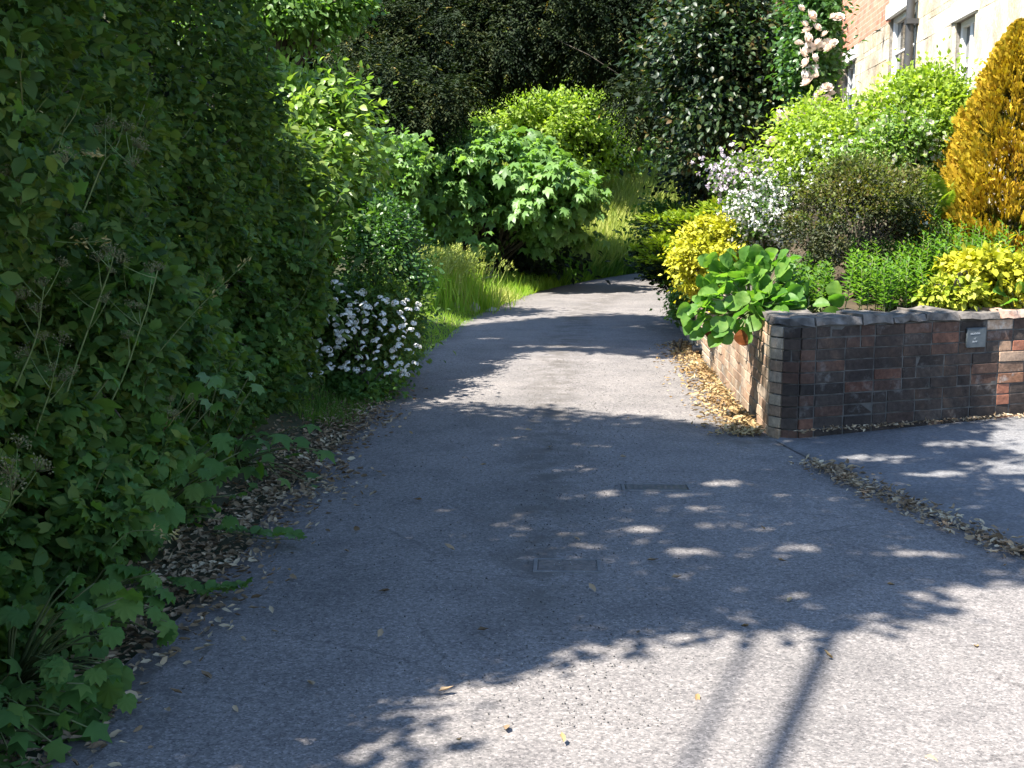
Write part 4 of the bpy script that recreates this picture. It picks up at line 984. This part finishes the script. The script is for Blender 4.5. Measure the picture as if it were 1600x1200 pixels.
k = rng.choice(len(P), 900, replace=False); k = k[(out[k][:, 1] < .1)]
V, Fc = conifer_spray(P[k] + out[k] * .05, D[k], rng.uniform(.12, .22, len(k)), 8, .06); part('sunlit_tips', mesh_np('tips', V, Fc), M['yew_sunlit_tip'], yew, 'stuff')
P, out, _ = clump_pts(at(800, -10, 23.6), (4.4, .5, 1.7), 160, 12000, .25, .2); D, Nn = orient(out, len(P)); V, Fc = leaves(DIAMOND, P, D, Nn, .2); k_ = None
part('inner_foliage', mesh_np('inner', *leaves(DIAMOND, P[P[:, 2] > 3.5], D[P[:, 2] > 3.5], Nn[P[:, 2] > 3.5], .2)), M['dark'], yew, 'stuff')
top = np.array([-3.4, 23.1, 6.0])
part('trunk', tube_mesh('trunk', [(wobble(np.linspace(np.array(yb), top, 9), .06), np.linspace(.3, .1, 9))], 9), M['bark'], yew)
part('limbs', tube_mesh('limbs', branches(yb, cc + np.array([0, .35, .15]), .022, 40, .5, top), 6), M['bark'], yew)

# ------------------------------------------------------------------ trees beyond
def tree(name, label, px, py, Y, rx, ry, rd, nlf, size, mat, tmpl=DIAMOND, ncl=90, cr=.3, shell=.45, basex=None, base_z=None, group=None, trunk=.14, up=.1, inner=0, droop=.3, bark='bark'):
    C_ = at(px, py, Y); s = ppm(Y); R_ = (rx / s, rd, ry / s); bx = C_[0] if basex is None else basex; bz = float(hgt(bx, Y)) if base_z is None else base_z
    root = thing(name, label, 'tree', (bx, Y, bz), group)
    P, out, cc = clump_pts(C_, R_, ncl, nlf, cr, shell, up); k = P[:, 2] > bz; P = P[k]; out = out[k]
    D, Nn = orient(out, len(P), 1, .7, droop); V, Fc = leaves(tmpl, P, D, Nn, size * rng.uniform(.7, 1.25, len(P)))
    part('crown', mesh_np('crown', V, Fc), mat, root, 'stuff')
    if inner:
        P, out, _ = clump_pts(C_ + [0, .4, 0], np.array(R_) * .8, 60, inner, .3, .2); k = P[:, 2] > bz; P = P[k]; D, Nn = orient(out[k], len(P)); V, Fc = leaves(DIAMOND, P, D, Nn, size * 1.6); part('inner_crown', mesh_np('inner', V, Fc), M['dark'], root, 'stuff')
    top = C_ + np.array([0, 0, R_[2] * .6]); b = np.array([bx, Y, bz - .1])
    part('trunk', tube_mesh('trunk', [(wobble(bez(b, (b + top) / 2 + [rng.normal(0, .1), 0, 0], top, 8), .03), np.linspace(trunk, trunk * .3, 8))], 8), M[bark], root)
    part('limbs', tube_mesh('limbs', branches(b, cc, trunk * .3, 24, .2, top), 5), M[bark], root)
    return root
tree('willow_tree', 'bright yellow-green leafy tree behind the broad-leaved bush', 845, 212, 30, 118, 84, 1.5, 26000, .11, M['willow'], OVAL, 130, .2, .5, inner=2500)
tree('thorn_bush', 'small sunlit leafy tree beside the bright one with darker foliage', 965, 205, 32, 48, 55, 1.2, 9000, .11, M['hazel'], OVAL, 60, .2, .5, inner=1500)
tree('glossy_tree', 'dark glossy-leaved tree with orange new leaves left of the house', 1138, 108, 18.5, 98, 140, 1.0, 26000, .085, M['laurel'], OVAL, 75, .2, .55, basex=2.35, inner=5000, trunk=.16)
tree('ivy_clad_tree', 'dark ivy-covered tree on the far side of the verge beyond the grass', 1108, 255, 24.0, 32, 60, .7, 8000, .08, M['laurel'], DIAMOND, 70, .15, .4, inner=2500, trunk=.18)
tree('holly_tree', 'dark evergreen with glinting leaves between the yew and the house', 1190, 140, 22, 75, 190, .9, 14000, .09, M['laurel'], OVAL, 55, .24, .5, inner=4500, trunk=.14)
tree('sapling', 'grey half-bare tree standing in the gap under the yew', 735, 165, 30, 42, 50, .5, 900, .08, M['far'], DIAMOND, 50, .12, .3, trunk=.06, bark='bark')
tree('lime_tree', 'overhanging sunlit branch foliage above the end of the hedge', 450, 15, 15.6, 130, 38, .8, 9000, .09, M['bright'], OVAL, 70, .16, .45, basex=-4.2, trunk=.16)
tree('oak_tree', 'dark tree filling the gap between hedge and yew', 445, 110, 24.3, 150, 170, 1.2, 15000, .13, M['far'], OVAL, 90, .28, .4, inner=6000, trunk=.25)
tree('young_sycamore', 'young bright-leaved tree left of the broad-leaved bush', 608, 262, 19.2, 45, 48, .6, 3000, .12, M['maple'], MAPLE, 40, .12, .4, trunk=.05)
for k, (px, py, Y, rx, ry) in enumerate(((700, 130, 44, 170, 190), (880, 80, 47, 190, 200), (1080, 100, 42, 150, 180), (560, 150, 40, 160, 200), (980, 200, 37, 90, 90), (1240, 100, 40, 170, 180), (380, 50, 38, 160, 200), (770, -80, 56, 300, 160), (1080, -80, 54, 300, 160))):
    tree('woodland_tree', 'leafy woodland tree in the shaded wood beyond the bend', px, py, Y, rx, ry, 2.2, 9000, .22, M['far'], DIAMOND, 70, .5, .4, group='woodland trees beyond the bend', inner=2500, trunk=.28)
# far bank scrub, post
px_shrub('nettle_patch', 'green nettle patch at the right end of the golden bank', 'plant', 1050, 355, 24.5, 55, 40, .7, ncl=60, nlf=4500, cr=.12, size=.09, tmpl=DIAMOND, mat=M['weed'], shell=.3, nst=14)
b = at(927, 283, 30.5); b[2] = float(hgt(b[0], 30.5)); t_ = at(926, 266, 30.5)
post = thing('marker_post', 'dark wooden post with an orange disc at the top of the golden bank', 'post', b)
V, Fc = bevel_box(.11, .11, t_[2] - b[2] + .3, .012); part('post', mesh_np('post', V + np.array([b[0], b[1], (b[2] + t_[2]) / 2 + .0]), Fc), M['bark'], post)
M['orange'] = plain('orange_marker', (.75, .28, .03), .6)
V, Fc = bevel_box(.09, .03, .13, .01); part('marker', mesh_np('marker', V + np.array([b[0] - .09, b[1] - .06, t_[2] - .05]), Fc), M['orange'], post)

# ------------------------------------------------------------------ garden plants on the right
def gz(x, y): return float(garden_h(x, y))
def gshrub(name, label, px, py, Y, rx, ry, rd, **kw):
    C_ = at(px, py, Y); s = ppm(Y); cat = kw.pop('cat', 'bush'); bz = kw.pop('basez', None)
    return shrub(name, label, cat, C_, (rx / s, rd, ry / s), (C_[0], C_[1], gz(C_[0], C_[1]) if bz is None else bz), **kw)
# golden conifer
Yc = 10.2; C0 = at(1582, 340, Yc); base = np.array([C0[0], Yc, gz(C0[0], Yc) - .05]); H_ = at(1582, 28, Yc)[2] - base[2]; R0 = .66
con = thing('golden_conifer', 'golden-orange conical conifer beside the house', 'conifer', base)
n = 44000; t_ = rng.random(n) ** 1.4; a = rng.uniform(0, 2 * np.pi, n); lump = 1 + .16 * np.sin(a * 5 + t_ * 9) * np.sin(t_ * 23 + a * 2) + .13 * np.sin(a * 11 + t_ * 27) * np.sin(t_ * 41 - a * 3) + rng.normal(0, .07, n)
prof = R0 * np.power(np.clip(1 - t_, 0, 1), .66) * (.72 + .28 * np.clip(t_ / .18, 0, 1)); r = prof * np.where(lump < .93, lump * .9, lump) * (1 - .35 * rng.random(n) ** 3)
P = base + np.stack([np.cos(a) * r, np.sin(a) * r, .02 + t_ * H_ * .96], 1); out = np.stack([np.cos(a), np.sin(a), np.zeros(n)], 1)
D = norm(out * .55 + UP * .85 + rnd(n, .28)); Nn = norm(np.cross(out, UP) + rnd(n, .5))
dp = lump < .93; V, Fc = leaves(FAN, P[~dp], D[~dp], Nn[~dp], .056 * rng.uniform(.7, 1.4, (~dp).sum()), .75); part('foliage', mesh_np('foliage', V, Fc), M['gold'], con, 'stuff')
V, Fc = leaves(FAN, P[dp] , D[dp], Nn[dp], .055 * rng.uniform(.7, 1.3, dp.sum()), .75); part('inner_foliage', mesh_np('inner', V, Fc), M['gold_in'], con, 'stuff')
part('trunk', tube_mesh('trunk', [(np.linspace(base, base + [0, 0, H_ * .9], 6), np.linspace(.06, .01, 6))], 7), M['bark'], con)
# tall flowering shrub in front of the house
fs, P, out, cc = gshrub('mock_orange', 'tall light-green shrub dotted with small white flowers before the house windows', 1436, 188, 11.0, 70, 70, .4, ncl=110, nlf=12000, cr=.09, size=.05, tmpl=DIAMOND, mat=M['shrub'], shell=.4, jag=.22, nst=30, ori=dict(o=.8, droop=-.1))
FL5 = []
B = []
for k in range(5):
    a = k * 2 * np.pi / 5; B.append(leaves(DIAMOND, np.zeros((1, 3)), np.array([[math.cos(a), math.sin(a), .25]]), np.array([[0, 0, 1.0]]), .02, 1.5))
FL5 = [mesh_np('flower', *merge(B))]; FL5[0].materials.append(M['white'])
def flowers(root, P, n, mat, size, name='blossom', jit=.02, petals=6):
    k = rng.choice(len(P), n); pos = P[k] + rnd(n, jit); i = np.repeat(np.arange(n), petals); d = norm(rnd(len(i)) + [-.4, -.5, .6]); V, Fc = leaves(DIAMOND, pos[i], d, rnd(len(i)), size * rng.uniform(.7, 1.2, len(i)), 1.7); part(name, mesh_np(name, V, Fc), mat, root, 'stuff')
flowers(fs, P[out[:, 1] < .3], 150, M['white'], .022)
# lower shrubs of the mixed border
b2, P, out, cc = gshrub('potentilla_bush', 'yellow-green bush with cream flowers under the tall light-green shrub', 1405, 245, 10.7, 85, 50, .35, ncl=60, nlf=6000, cr=.08, size=.045, tmpl=DIAMOND, mat=M['hazel'], shell=.4)
flowers(b2, P[out[:, 1] < .3], 170, M['cream'], .032)
b3, P, out, cc = gshrub('spiraea_bush', 'loose yellow-green bush between the rose and the brown-leaved bush', 1290, 225, 11.4, 75, 55, .45, ncl=80, nlf=8000, cr=.10, size=.05, tmpl=DIAMOND, mat=M['shrub'], shell=.35)
flowers(b3, P[(out[:, 1] < .3)], 60, M['white'], .025)
hb, P, out, cc = gshrub('hebe_bush', 'dense brown-green rounded bush with dark twiggy base', 1345, 350, 9.9, 108, 88, .45, ncl=120, nlf=17000, cr=.07, size=.026, tmpl=DIAMOND, mat=M['hebe'], shell=.6, jag=.1, nst=60, stem_r=.008)
k = (out[:, 2] > .25); D, Nn = orient(out[k], k.sum(), 1, .5, -.3); V, Fc = leaves(DIAMOND, P[k] + out[k] * .02, D, Nn, .03); part('sunlit_top', mesh_np('top', V, Fc), M['hebe_sunlit_top'], hb, 'stuff')  # lighter leaves over the top, the sun on it put into their colour
flowers(hb, P[(out[:, 1] < 0) & (out[:, 2] > .2)], 8, M['white'], .03)
# white drift
wd, P, out, cc = gshrub('white_phlox', 'low mound of massed small white flowers beside the yellow bush', 1195, 340, 11.2, 46, 60, .3, ncl=60, nlf=3500, cr=.06, size=.04, tmpl=DIAMOND, mat=M['hedge2'], shell=.55)
flowers(wd, P[out[:, 1] < .4], 900, M['white'], .022, jit=.03); 
wd2, P, out, cc = gshrub('white_geranium', 'small white-flowered plant above the massed white mound', 1275, 262, 10.9, 38, 42, .25, ncl=26, nlf=1500, cr=.06, size=.04, tmpl=DIAMOND, mat=M['shrub'], shell=.4)
flowers(wd2, P[out[:, 1] < .4], 200, M['white'], .024, jit=.03)
wd3, P, out, cc = gshrub('mauve_shrub', 'pale mauve-flowered shrub by the end of the garden wall', 1160, 280, 14.0, 42, 36, .4, ncl=40, nlf=2500, cr=.08, size=.05, tmpl=DIAMOND, mat=M['hedge2'], shell=.5)
flowers(wd3, P[out[:, 1] < .4], 420, M['mauve'], .034, jit=.04)
# yellow bush over the wall
yb_, P, out, cc = gshrub('golden_spiraea', 'bright yellow-leaved bush spilling over the wall top', 1108, 402, 11.4, 50, 58, .35, ncl=80, nlf=6000, cr=.06, size=.05, tmpl=DIAMOND, mat=M['lime'], shell=.55, jag=.08, basez=.72)
# spreading juniper at the wall end
root = thing('juniper', 'spreading yellow-green juniper in layered tiers overhanging the lane', 'conifer', (2.1, 15.8, .6))
Ps, Os, ccs = [], [], []
for (px, py, rx, ry, Y) in ((1130, 335, 70, 12, 15.6), (1080, 365, 72, 12, 15.4), (1140, 360, 60, 12, 15.2), (1035, 385, 45, 12, 14.9), (1030, 405, 34, 12, 14.6), (1050, 350, 50, 12, 15.2), (1100, 392, 60, 12, 14.8), (1040, 420, 34, 12, 15.0), (1060, 440, 30, 14, 14.8), (1080, 420, 45, 12, 14.6), (1150, 322, 60, 10, 16)):
    s = ppm(Y); P, out, cc = clump_pts(at(px, py, Y), (rx / s, .45, ry / s), 26, 620, .06, .2, .2, .1, .4); Ps.append(P); Os.append(out); ccs.append(cc)
P = np.concatenate(Ps); out = np.concatenate(Os); D = norm(out * [1, 1, .2] + [-.35, -.25, .25] + rnd(len(P), .35)); V, Fc = leaves(FAN, P, D, UP + rnd(len(P), .4), .085 * rng.uniform(.6, 1.3, len(P)), .7)
part('foliage', mesh_np('foliage', V, Fc), M['jun'], root, 'stuff')
part('inner_foliage', mesh_np('inner', *leaves(FAN, P[::2] - UP * .07, D[::2], UP + rnd(len(P[::2]), .4), .09)), M['dark'], root, 'stuff')
part('stems', tube_mesh('stems', branches(root.location, np.concatenate(ccs), .02, 40, .1), 5), M['bark'], root)
px_shrub('trailing_periwinkle', 'grey-green trailing plant hanging down the far end of the wall', 'plant', 1063, 475, 13.4, 14, 38, .25, ncl=26, nlf=1600, cr=.05, size=.045, tmpl=DIAMOND, mat=M['weed'], shell=.3, basez=.6, nst=12)
px_shrub('wall_foot_weed', 'small green weed at the foot of the wall in the shade band', 'plant', 1062, 562, 12.9, 10, 8, .12, ncl=10, nlf=260, cr=.04, size=.05, tmpl=DIAMOND, mat=M['grass'], shell=.3, basez=0.0, nst=5)
# rose
rp = at(1308, 200, 14.6); rb = np.array([rp[0], 14.6, gz(rp[0], 14.6)])
rose, P, out, cc = gshrub('climbing_rose', 'climbing rose with large pale peach blooms on the house corner', 1266, 85, 14.3, 24, 110, .22, ncl=70, nlf=7000, cr=.10, size=.07, tmpl=OVAL, mat=M['rose_leaf'], shell=.4, jag=.15, nst=20)
part('support_post', tube_mesh('support_post', [(np.array([rb, rb + [0, 0, .9], rb + [0, 0, 1.9]]), [.03, .03, .03])], 7), M['bark_pale'], rose)
def rose_mesh():
    B = []
    for ring, (nn_, r, h, tl) in enumerate(((3, .008, .035, .15), (5, .018, .03, .4), (6, .03, .02, .8), (7, .04, .008, 1.2))):
        for k in range(nn_):
            a = k * 2 * np.pi / nn_ + ring * .5; o_ = np.array([math.cos(a), math.sin(a), 0])
            B.append(leaves(T([(-.35, 0, 0), (.35, 0, 0), (.5, .6, .12), (.22, 1, .05), (-.22, 1, .05), (-.5, .6, .12)], [[(0, 1, 2, 3, 4, 5)]]), (o_ * r * .4 + UP * h * .3)[None], (UP * math.cos(tl) + o_ * math.sin(tl))[None], (-o_ * math.cos(tl) + UP * math.sin(tl))[None], .05))
    return mesh_np('bloom', *merge(B))
ROSE = [rose_mesh() for _ in range(2)]
for r_ in ROSE: r_.materials.append(M['peach'])
bl = [(1256, 40), (1275, 45), (1265, 75), (1248, 70), (1272, 122), (1255, 118), (1290, 160), (1225, 190), (1232, 178), (1265, 27), (1303, 28), (1262, 50), (1258, 62), (1290, 55), (1280, 68), (1292, 72), (1303, 68), (1252, 85), (1262, 100), (1270, 92), (1268, 110), (1283, 76), (1297, 78), (1262, 132), (1284, 142), (1292, 140), (1300, 148), (1270, 150), (1275, 160), (1278, 168), (1260, 172), (1214, 180), (1218, 186), (1238, 185), (1245, 194), (1268, 195), (1301, 185), (1310, 30), (1250, 15), (1208, 224)]
scatter_heads(rose, [at(x, y, 13.85 + .1 * rng.random()) for x, y in bl], ROSE, 'bloom', (.8, 1.45), .7)
# bergenia: big paddle leaves, each its own object
def paddle(L_, w, cup):
    n, m_ = 9, 5; V = []; 
    for i in range(n):
        t_ = i / (n - 1); half = w * max(.1, math.sin(math.pi * min(1, .03 + .95 * t_) ** 1.15) ** .6)
        for j in range(m_):
            u = -1 + 2 * j / (m_ - 1); V.append((u * half, t_ * L_, cup * (abs(u) ** 1.6) * half - .35 * L_ * t_ ** 2.2 * .5 + .0035 * math.sin(t_ * 22 + abs(u) * 2) + .05 * w * u * math.sin(t_ * 9 + cup * 40)))
    i = (np.arange(n - 1)[:, None] * m_ + np.arange(m_ - 1)[None]).ravel()
    return mesh_np('leaf', np.array(V), [np.stack([i, i + 1, i + m_ + 1, i + m_], 1)], True)
def place_leaf(root, me, pos, D, Nn, mat, label=None):
    D = norm(D); X = norm(np.cross(D, Nn)); Nn = np.cross(X, D)
    o = obj('leaf', me, None, root); 
    if label: o['label'] = label
    R_ = np.stack([X, D, Nn], 1); mtx = Matrix([[*map(float, R_[i]), float(pos[i] - root.location[i])] for i in range(3)] + [[0, 0, 0, 1]]); o.matrix_local = mtx; return o
PAD = {}
for mk in ('berg', 'berg_red'):
    PAD[mk] = []
    for k in range(6):
        me = paddle(random.uniform(.10, .145), random.uniform(.052, .07), random.uniform(.15, .5)); me.materials.append(M[mk]); PAD[mk].append(me)
def bergenia(label, spots, Ybase, cpx, seed=0):
    c = at(cpx[0], cpx[1], Ybase); base = np.array([c[0], c[1], .76]); root = thing('bergenia', label, 'plant', base); paths = []
    for (px, py, Y, dx, dy, dz, red) in spots:
        p = at(px, py, Y); D = np.array([dx, dy, dz]) + rng.normal(0, .15, 3); Nn = np.array([-.15, -.5, .75]) + rng.normal(0, .45, 3)
        if red: Nn = np.array([-.8, -.5, .3])
        D_ = norm(D); st = p - D_ * .02
        place_leaf(root, random.choice(PAD['berg_red' if red else 'berg']), p, D, Nn, None)
        mid = (base + st) / 2 + [0, 0, .03]; paths.append((bez(base + rng.normal(0, .03, 3) * [1, 1, 0], mid, st, 5), np.linspace(.007, .005, 5)))
    part('stalks', tube_mesh('stalks', paths, 5), M['stem'], root); return root
sp = []
for k in range(130):
    px = rng.uniform(1105, 1235); py = rng.uniform(405, 500); dx = (px - 1175) / 70; 
    sp.append((px, py, 8.75 + (500 - py) / 100 * .45 + rng.normal(0, .05), dx * .7, -.35, .75 - (py - 405) / 95 * .7, False))
for (px, py) in ((1095, 478), (1100, 495), (1085, 490), (1120, 505), (1135, 512), (1150, 505), (1165, 500), (1110, 470), (1090, 505), (1130, 495), (1145, 520), (1128, 525), (1172, 515), (1100, 515), (1080, 480), (1155, 490)): sp.append((px, py, 8.75, -.6, -.3, -.45, False))
sp += [(1112, 508, 8.8, -.1, -.1, -1, True), (1158, 515, 8.66, .05, -.1, -1, True)]
bergenia('bergenia with big glossy paddle leaves tumbling over the wall corner', sp, 9.0, (1175, 490))
sp = [(1250, 472, 9.0, .3, -.4, .1, False), (1270, 478, 9.0, .6, -.3, .1, False), (1295, 470, 9.1, .4, -.2, .3, False), (1240, 490, 8.85, -.5, -.4, 0, False), (1225, 485, 8.9, -.6, -.3, 0, False), (1305, 465, 9.1, -.2, -.2, .8, False), (1285, 488, 8.9, .5, -.4, 0, False), (1262, 462, 9.1, -.2, -.3, .5, False)]
bergenia('smaller bergenia with dark leaves lying flat on the wall top', sp, 9.1, (1270, 480))
sp = [(1572, 462, 9.0, -.5, -.3, .2, False), (1585, 455, 9.0, .2, -.3, .5, False), (1600, 452, 9.05, .5, -.3, .5, False), (1590, 470, 8.95, -.7, -.4, -.05, False), (1605, 470, 9.0, .5, -.5, 0, False), (1560, 450, 9.1, -.3, -.2, .5, False), (1612, 440, 9.1, .2, -.1, .8, False)]
bergenia('bergenia with broad leaves at the sunny end of the wall above the plaque', sp, 9.15, (1590, 472))
# leafy perennials in whorled stems
def perennials(label, x0, x1, ytop, ybot, Y0, Y1, n, L_, mat, name='phlox_clump', tm=LANCE, W=1.6):
    c = at((x0 + x1) / 2, ybot, (Y0 + Y1) / 2); root = thing(name, label, 'plant', (c[0], c[1], gz(c[0], c[1]))); B = []; paths = []
    for k in range(n):
        px = rng.uniform(x0, x1); Y = rng.uniform(Y0, Y1); f = (Y - Y0) / (Y1 - Y0); tp = at(px, ytop + (ybot - ytop) * .45 * (1 - f) + rng.normal(0, 9), Y)
        b = np.array([tp[0] + rng.normal(0, .04), Y + rng.normal(0, .03), gz(tp[0], Y) - .02]); 
        if tp[2] < b[2] + .08: tp[2] = b[2] + .1
        c_ = bez(b, (b + tp) / 2 + rng.normal(0, .015, 3), tp, 6); paths.append((c_, np.linspace(.004, .002, 6)))
        m_ = int(26); tt = np.linspace(.25, 1, m_); pp = np.stack([np.interp(tt * 5, np.arange(6), c_[:, q]) for q in range(3)], 1); a = np.arange(m_) * 2.4 + rng.random()
        o_ = np.stack([np.cos(a), np.sin(a), np.full(m_, .35) + tt * .5], 1); B.append(leaves(tm, pp, o_ + rnd(m_, .15), UP + rnd(m_, .2), L_ * (1.15 - .45 * tt) * rng.uniform(.8, 1.2), W))
    part('foliage', mesh_np('foliage', *merge(B)), mat, root, 'stuff'); part('stems', tube_mesh('stems', paths, 4), M['stem'], root)
perennials('stand of leafy upright perennials in front of the brown-green bush', 1325, 1440, 375, 475, 9.0, 9.7, 75, .075, M['peren'])
perennials('sunny stand of leafy perennials below the golden conifer', 1440, 1620, 340, 440, 9.3, 10.0, 110, .075, M['peren'])
perennials('low leafy green plants between the bergenia and the brown-green bush', 1215, 1300, 405, 475, 9.2, 9.8, 45, .07, M['bright'], 'border_plant', DIAMOND, 1.0)
gshrub('golden_oregano', 'lime-yellow leafy mound along the wall top beside the sunny bergenia', 1560, 432, 9.25, 68, 32, .25, ncl=60, nlf=2600, cr=.05, size=.065, tmpl=OVAL, mat=M['lime'], shell=.5, basez=.76, cat='plant')
gshrub('creeping_jenny', 'lime-green small-leaved plant trailing at the wall top below the perennials', 1490, 460, 9.05, 50, 18, .15, ncl=30, nlf=800, cr=.04, size=.055, tmpl=OVAL, mat=M['limeg'], shell=.4, basez=.76, cat='plant')
fern('fern', 'bright upright fern between the brown-green bush and the golden conifer', 1462, 345, 10.0, 8, .42, M['shrub'], .35, bz=None, lean=(0, -.1))

# ------------------------------------------------------------------ things on the tarmac
def cover(label, px, py, w, d_, yaw=0, flush=.003, pm='iron'):
    c = gp(px, py); o = thing('iron_cover', label, 'cover', (c[0], c[1], .0195 + flush), 'iron covers set in the lane'); o.rotation_euler = (0, 0, yaw)
    obj('plate', mesh_np('plate', *bevel_box(w, d_, .012, .002)), M[pm], o)
    B = []
    fw = .018
    for (sx, sy, cx, cy) in ((w + 2 * fw + .008, fw, 0, d_ / 2 + .004 + fw / 2), (w + 2 * fw + .008, fw, 0, -d_ / 2 - .004 - fw / 2), (fw, d_ + .006, w / 2 + .004 + fw / 2, 0), (fw, d_ + .006, -w / 2 - .004 - fw / 2, 0)):
        V, Fc = bevel_box(sx, sy, .013, .002); B.append((V + np.array([cx, cy, 0.001]), Fc))
    obj('frame', mesh_np('frame', *merge(B)), M['frame_iron'], o)
    B = []
    for i in range(10):
        for j in range(4):
            V, Fc = bevel_box(w * .055, d_ * .12, .002, .0005); B.append((V + np.array([-w * .44 + w * .88 * i / 9, -d_ * .36 + d_ * .72 * j / 3, .0062]), Fc))
    obj('studs', mesh_np('studs', *merge(B)), M['iron'], o)
cover('rectangular iron cover with rows of studs in the lane', 886, 893, .245, .155)
cover('narrow dark iron cover further up the lane by the driveway', 1025, 769, .33, .12, .02, pm='pipe')
def lane_z(x, y):
    u = (x + .1) / 1.38; return .026 * max(0, 1 - u * u) if abs(u) < 1 else .003
# leaf litter drifts
def litter(name, label, pts, size, mat, zoff=.012):
    n = len(pts); D = norm(np.stack([rng.normal(0, 1, n), rng.normal(0, 1, n), rng.normal(0, .25, n)], 1)); Nn = norm(UP + rnd(n, .45)); V, Fc = leaves(CURL, pts + UP * zoff, D, Nn, size * rng.uniform(.5, 1.3, n), rng.uniform(.6, 1.2, n))
    return obj(name, mesh_np(name, V, Fc), mat, label=label, cat='leaves', kind='stuff')
n = 5200; y = 2.8 + 7.4 * rng.random(n); x = -1.60 + .17 * rng.normal(0, 1, n) + .05 * np.sin(y * 3) + np.where((y > 5) & (y < 9.2), .03, 0)
z = np.array([max(lane_z(a, b), float(h_)) for a, b, h_ in zip(x, y, hgt(x, y))]); litter('leaf_litter', 'drift of dry brown leaves along the foot of the hedge', np.stack([x, y, z + .01 * rng.random(n)], 1), .042, M['litter'])
n = 2600; y = 8.3 + 5.2 * rng.random(n) ** 1.2; x = 1.31 - np.abs(rng.normal(0, .14, n)) - .02; k = x > .8; x, y = x[k], y[k]
litter('leaf_litter', 'sunlit golden dry leaves banked along the foot of the wall', np.stack([x, y, .012 + .03 * sstep(.95, 1.3, x) * rng.random(len(x))], 1), .042, M['litter_b'])
n = 2300; k = rng.integers(0, 36, n); q = seam[6:42][k] + rng.normal(0, .06, (n, 2)) + rng.normal(0, .05, (n, 2)) * (rng.random((n, 1)) < .3) - [.03, 0]
litter('leaf_litter', 'line of dry leaves along the seam between lane and driveway', np.stack([q[:, 0], q[:, 1], .016 + .012 * rng.random(n)], 1), .04, M['litter'])
n = 420; x = rng.uniform(1.5, 3.6, n); y = wall_front_y(x) - .03 - np.abs(rng.normal(0, .05, n)); litter('leaf_litter', 'thin scatter of dry leaves against the driveway side of the wall', np.stack([x, y, np.full(n, .062)], 1), .032, M['litter'])
# single fallen leaves lying in the open
DRY = []
for k in range(6):
    V, Fc = leaves(CURL, np.zeros((1, 3)), np.array([[0, 1.0, .05]]), np.array([[.1, 0, 1.0]]), random.uniform(.035, .06)); me = mesh_np('fallen_leaf', V, Fc); me.materials.append(M['litter'] if k < 4 else M['litter_b']); DRY.append(me)
fl = [(685, 1098), (790, 1160), (719, 1173), (1048, 915), (1010, 888), (995, 1005), (1525, 1015), (1445, 1192), (450, 897), (283, 1028), (215, 995), (905, 857), (610, 935), (545, 872), (711, 873), (860, 708), (660, 790), (565, 690), (1170, 990), (1385, 918), (1215, 882), (1305, 862), (1195, 835), (968, 722), (760, 735), (745, 1000), (880, 1180), (365, 1115), (490, 1085), (590, 1010), (1300, 1040), (1120, 700), (1230, 950), (640, 680), (330, 1072), (205, 1100), (930, 940), (1090, 1100), (820, 680), (980, 660)]
for (px, py) in fl:
    p = gp(px, py); o = obj('fallen_leaf', random.choice(DRY), None, None, 'dry curled leaf lying alone on the open tarmac', 'leaf', 'single leaves on the tarmac'); o.location = (p[0], p[1], lane_z(p[0], p[1]) + .012); o.rotation_euler = (random.gauss(0, .25), random.gauss(0, .25), random.uniform(0, 6.28))
# loose grit
n = 4200; y = 3.6 + 8.5 * rng.random(n) ** 1.2; x = np.where(rng.random(n) < .35, rng.normal(.05, .22, n), rng.uniform(-1.45, 1.9, n)); k = (x < 1.25) | (y < 6); x, y = x[k], y[k]; n = len(x)
B = []
oct_v = np.array([(1, 0, 0), (-1, 0, 0), (0, 1, 0), (0, -1, 0), (0, 0, 1), (0, 0, -1)], float); oct_f = np.array([(0, 2, 4), (2, 1, 4), (1, 3, 4), (3, 0, 4), (2, 0, 5), (1, 2, 5), (3, 1, 5), (0, 3, 5)])
Vg = oct_v[None] * (rng.uniform(.0016, .004, (n, 1, 1)) * rng.uniform(.6, 1.4, (n, 1, 3))) + np.stack([x, y, np.array([lane_z(a, b) for a, b in zip(x, y)]) + .003], 1)[:, None]
M['grit'] = leafmat('grit', [(.05, .047, .045), (.09, .085, .08), (.14, .13, .12), (.34, .32, .3)], 0, .9, .2)
obj('loose_grit', mesh_np('grit', Vg.reshape(-1, 3), [(oct_f[None] + (np.arange(n) * 6)[:, None, None]).reshape(-1, 3)]), M['grit'], label='loose grit and crumbs scattered over the lane', cat='grit', kind='stuff')
# overhead cables (out of view) whose soft shadows cross the sunlit foreground
for lab, a, b, rr_, hc in (('thick black overhead cable strung high above the lane', W_(1310, 985), W_(1215, 1200), .034, 7.2), ('thinner black overhead cable beside the thick one', W_(1190, 985), W_(1085, 1200), .016, 7.5)):
    d_ = b - a; p0 = a + d_ * -1.2; p1 = a + d_ * 5.0
    q0 = np.array([*(p0 - SOFF * hc), hc]); q1 = np.array([*(p1 - SOFF * hc), hc]); root = thing('overhead_cable', lab, 'cable', q0)
    part('cable', tube_mesh('cable', [(np.linspace(q0, q1, 8), np.full(8, rr_))], 7), M['pipe'], root)
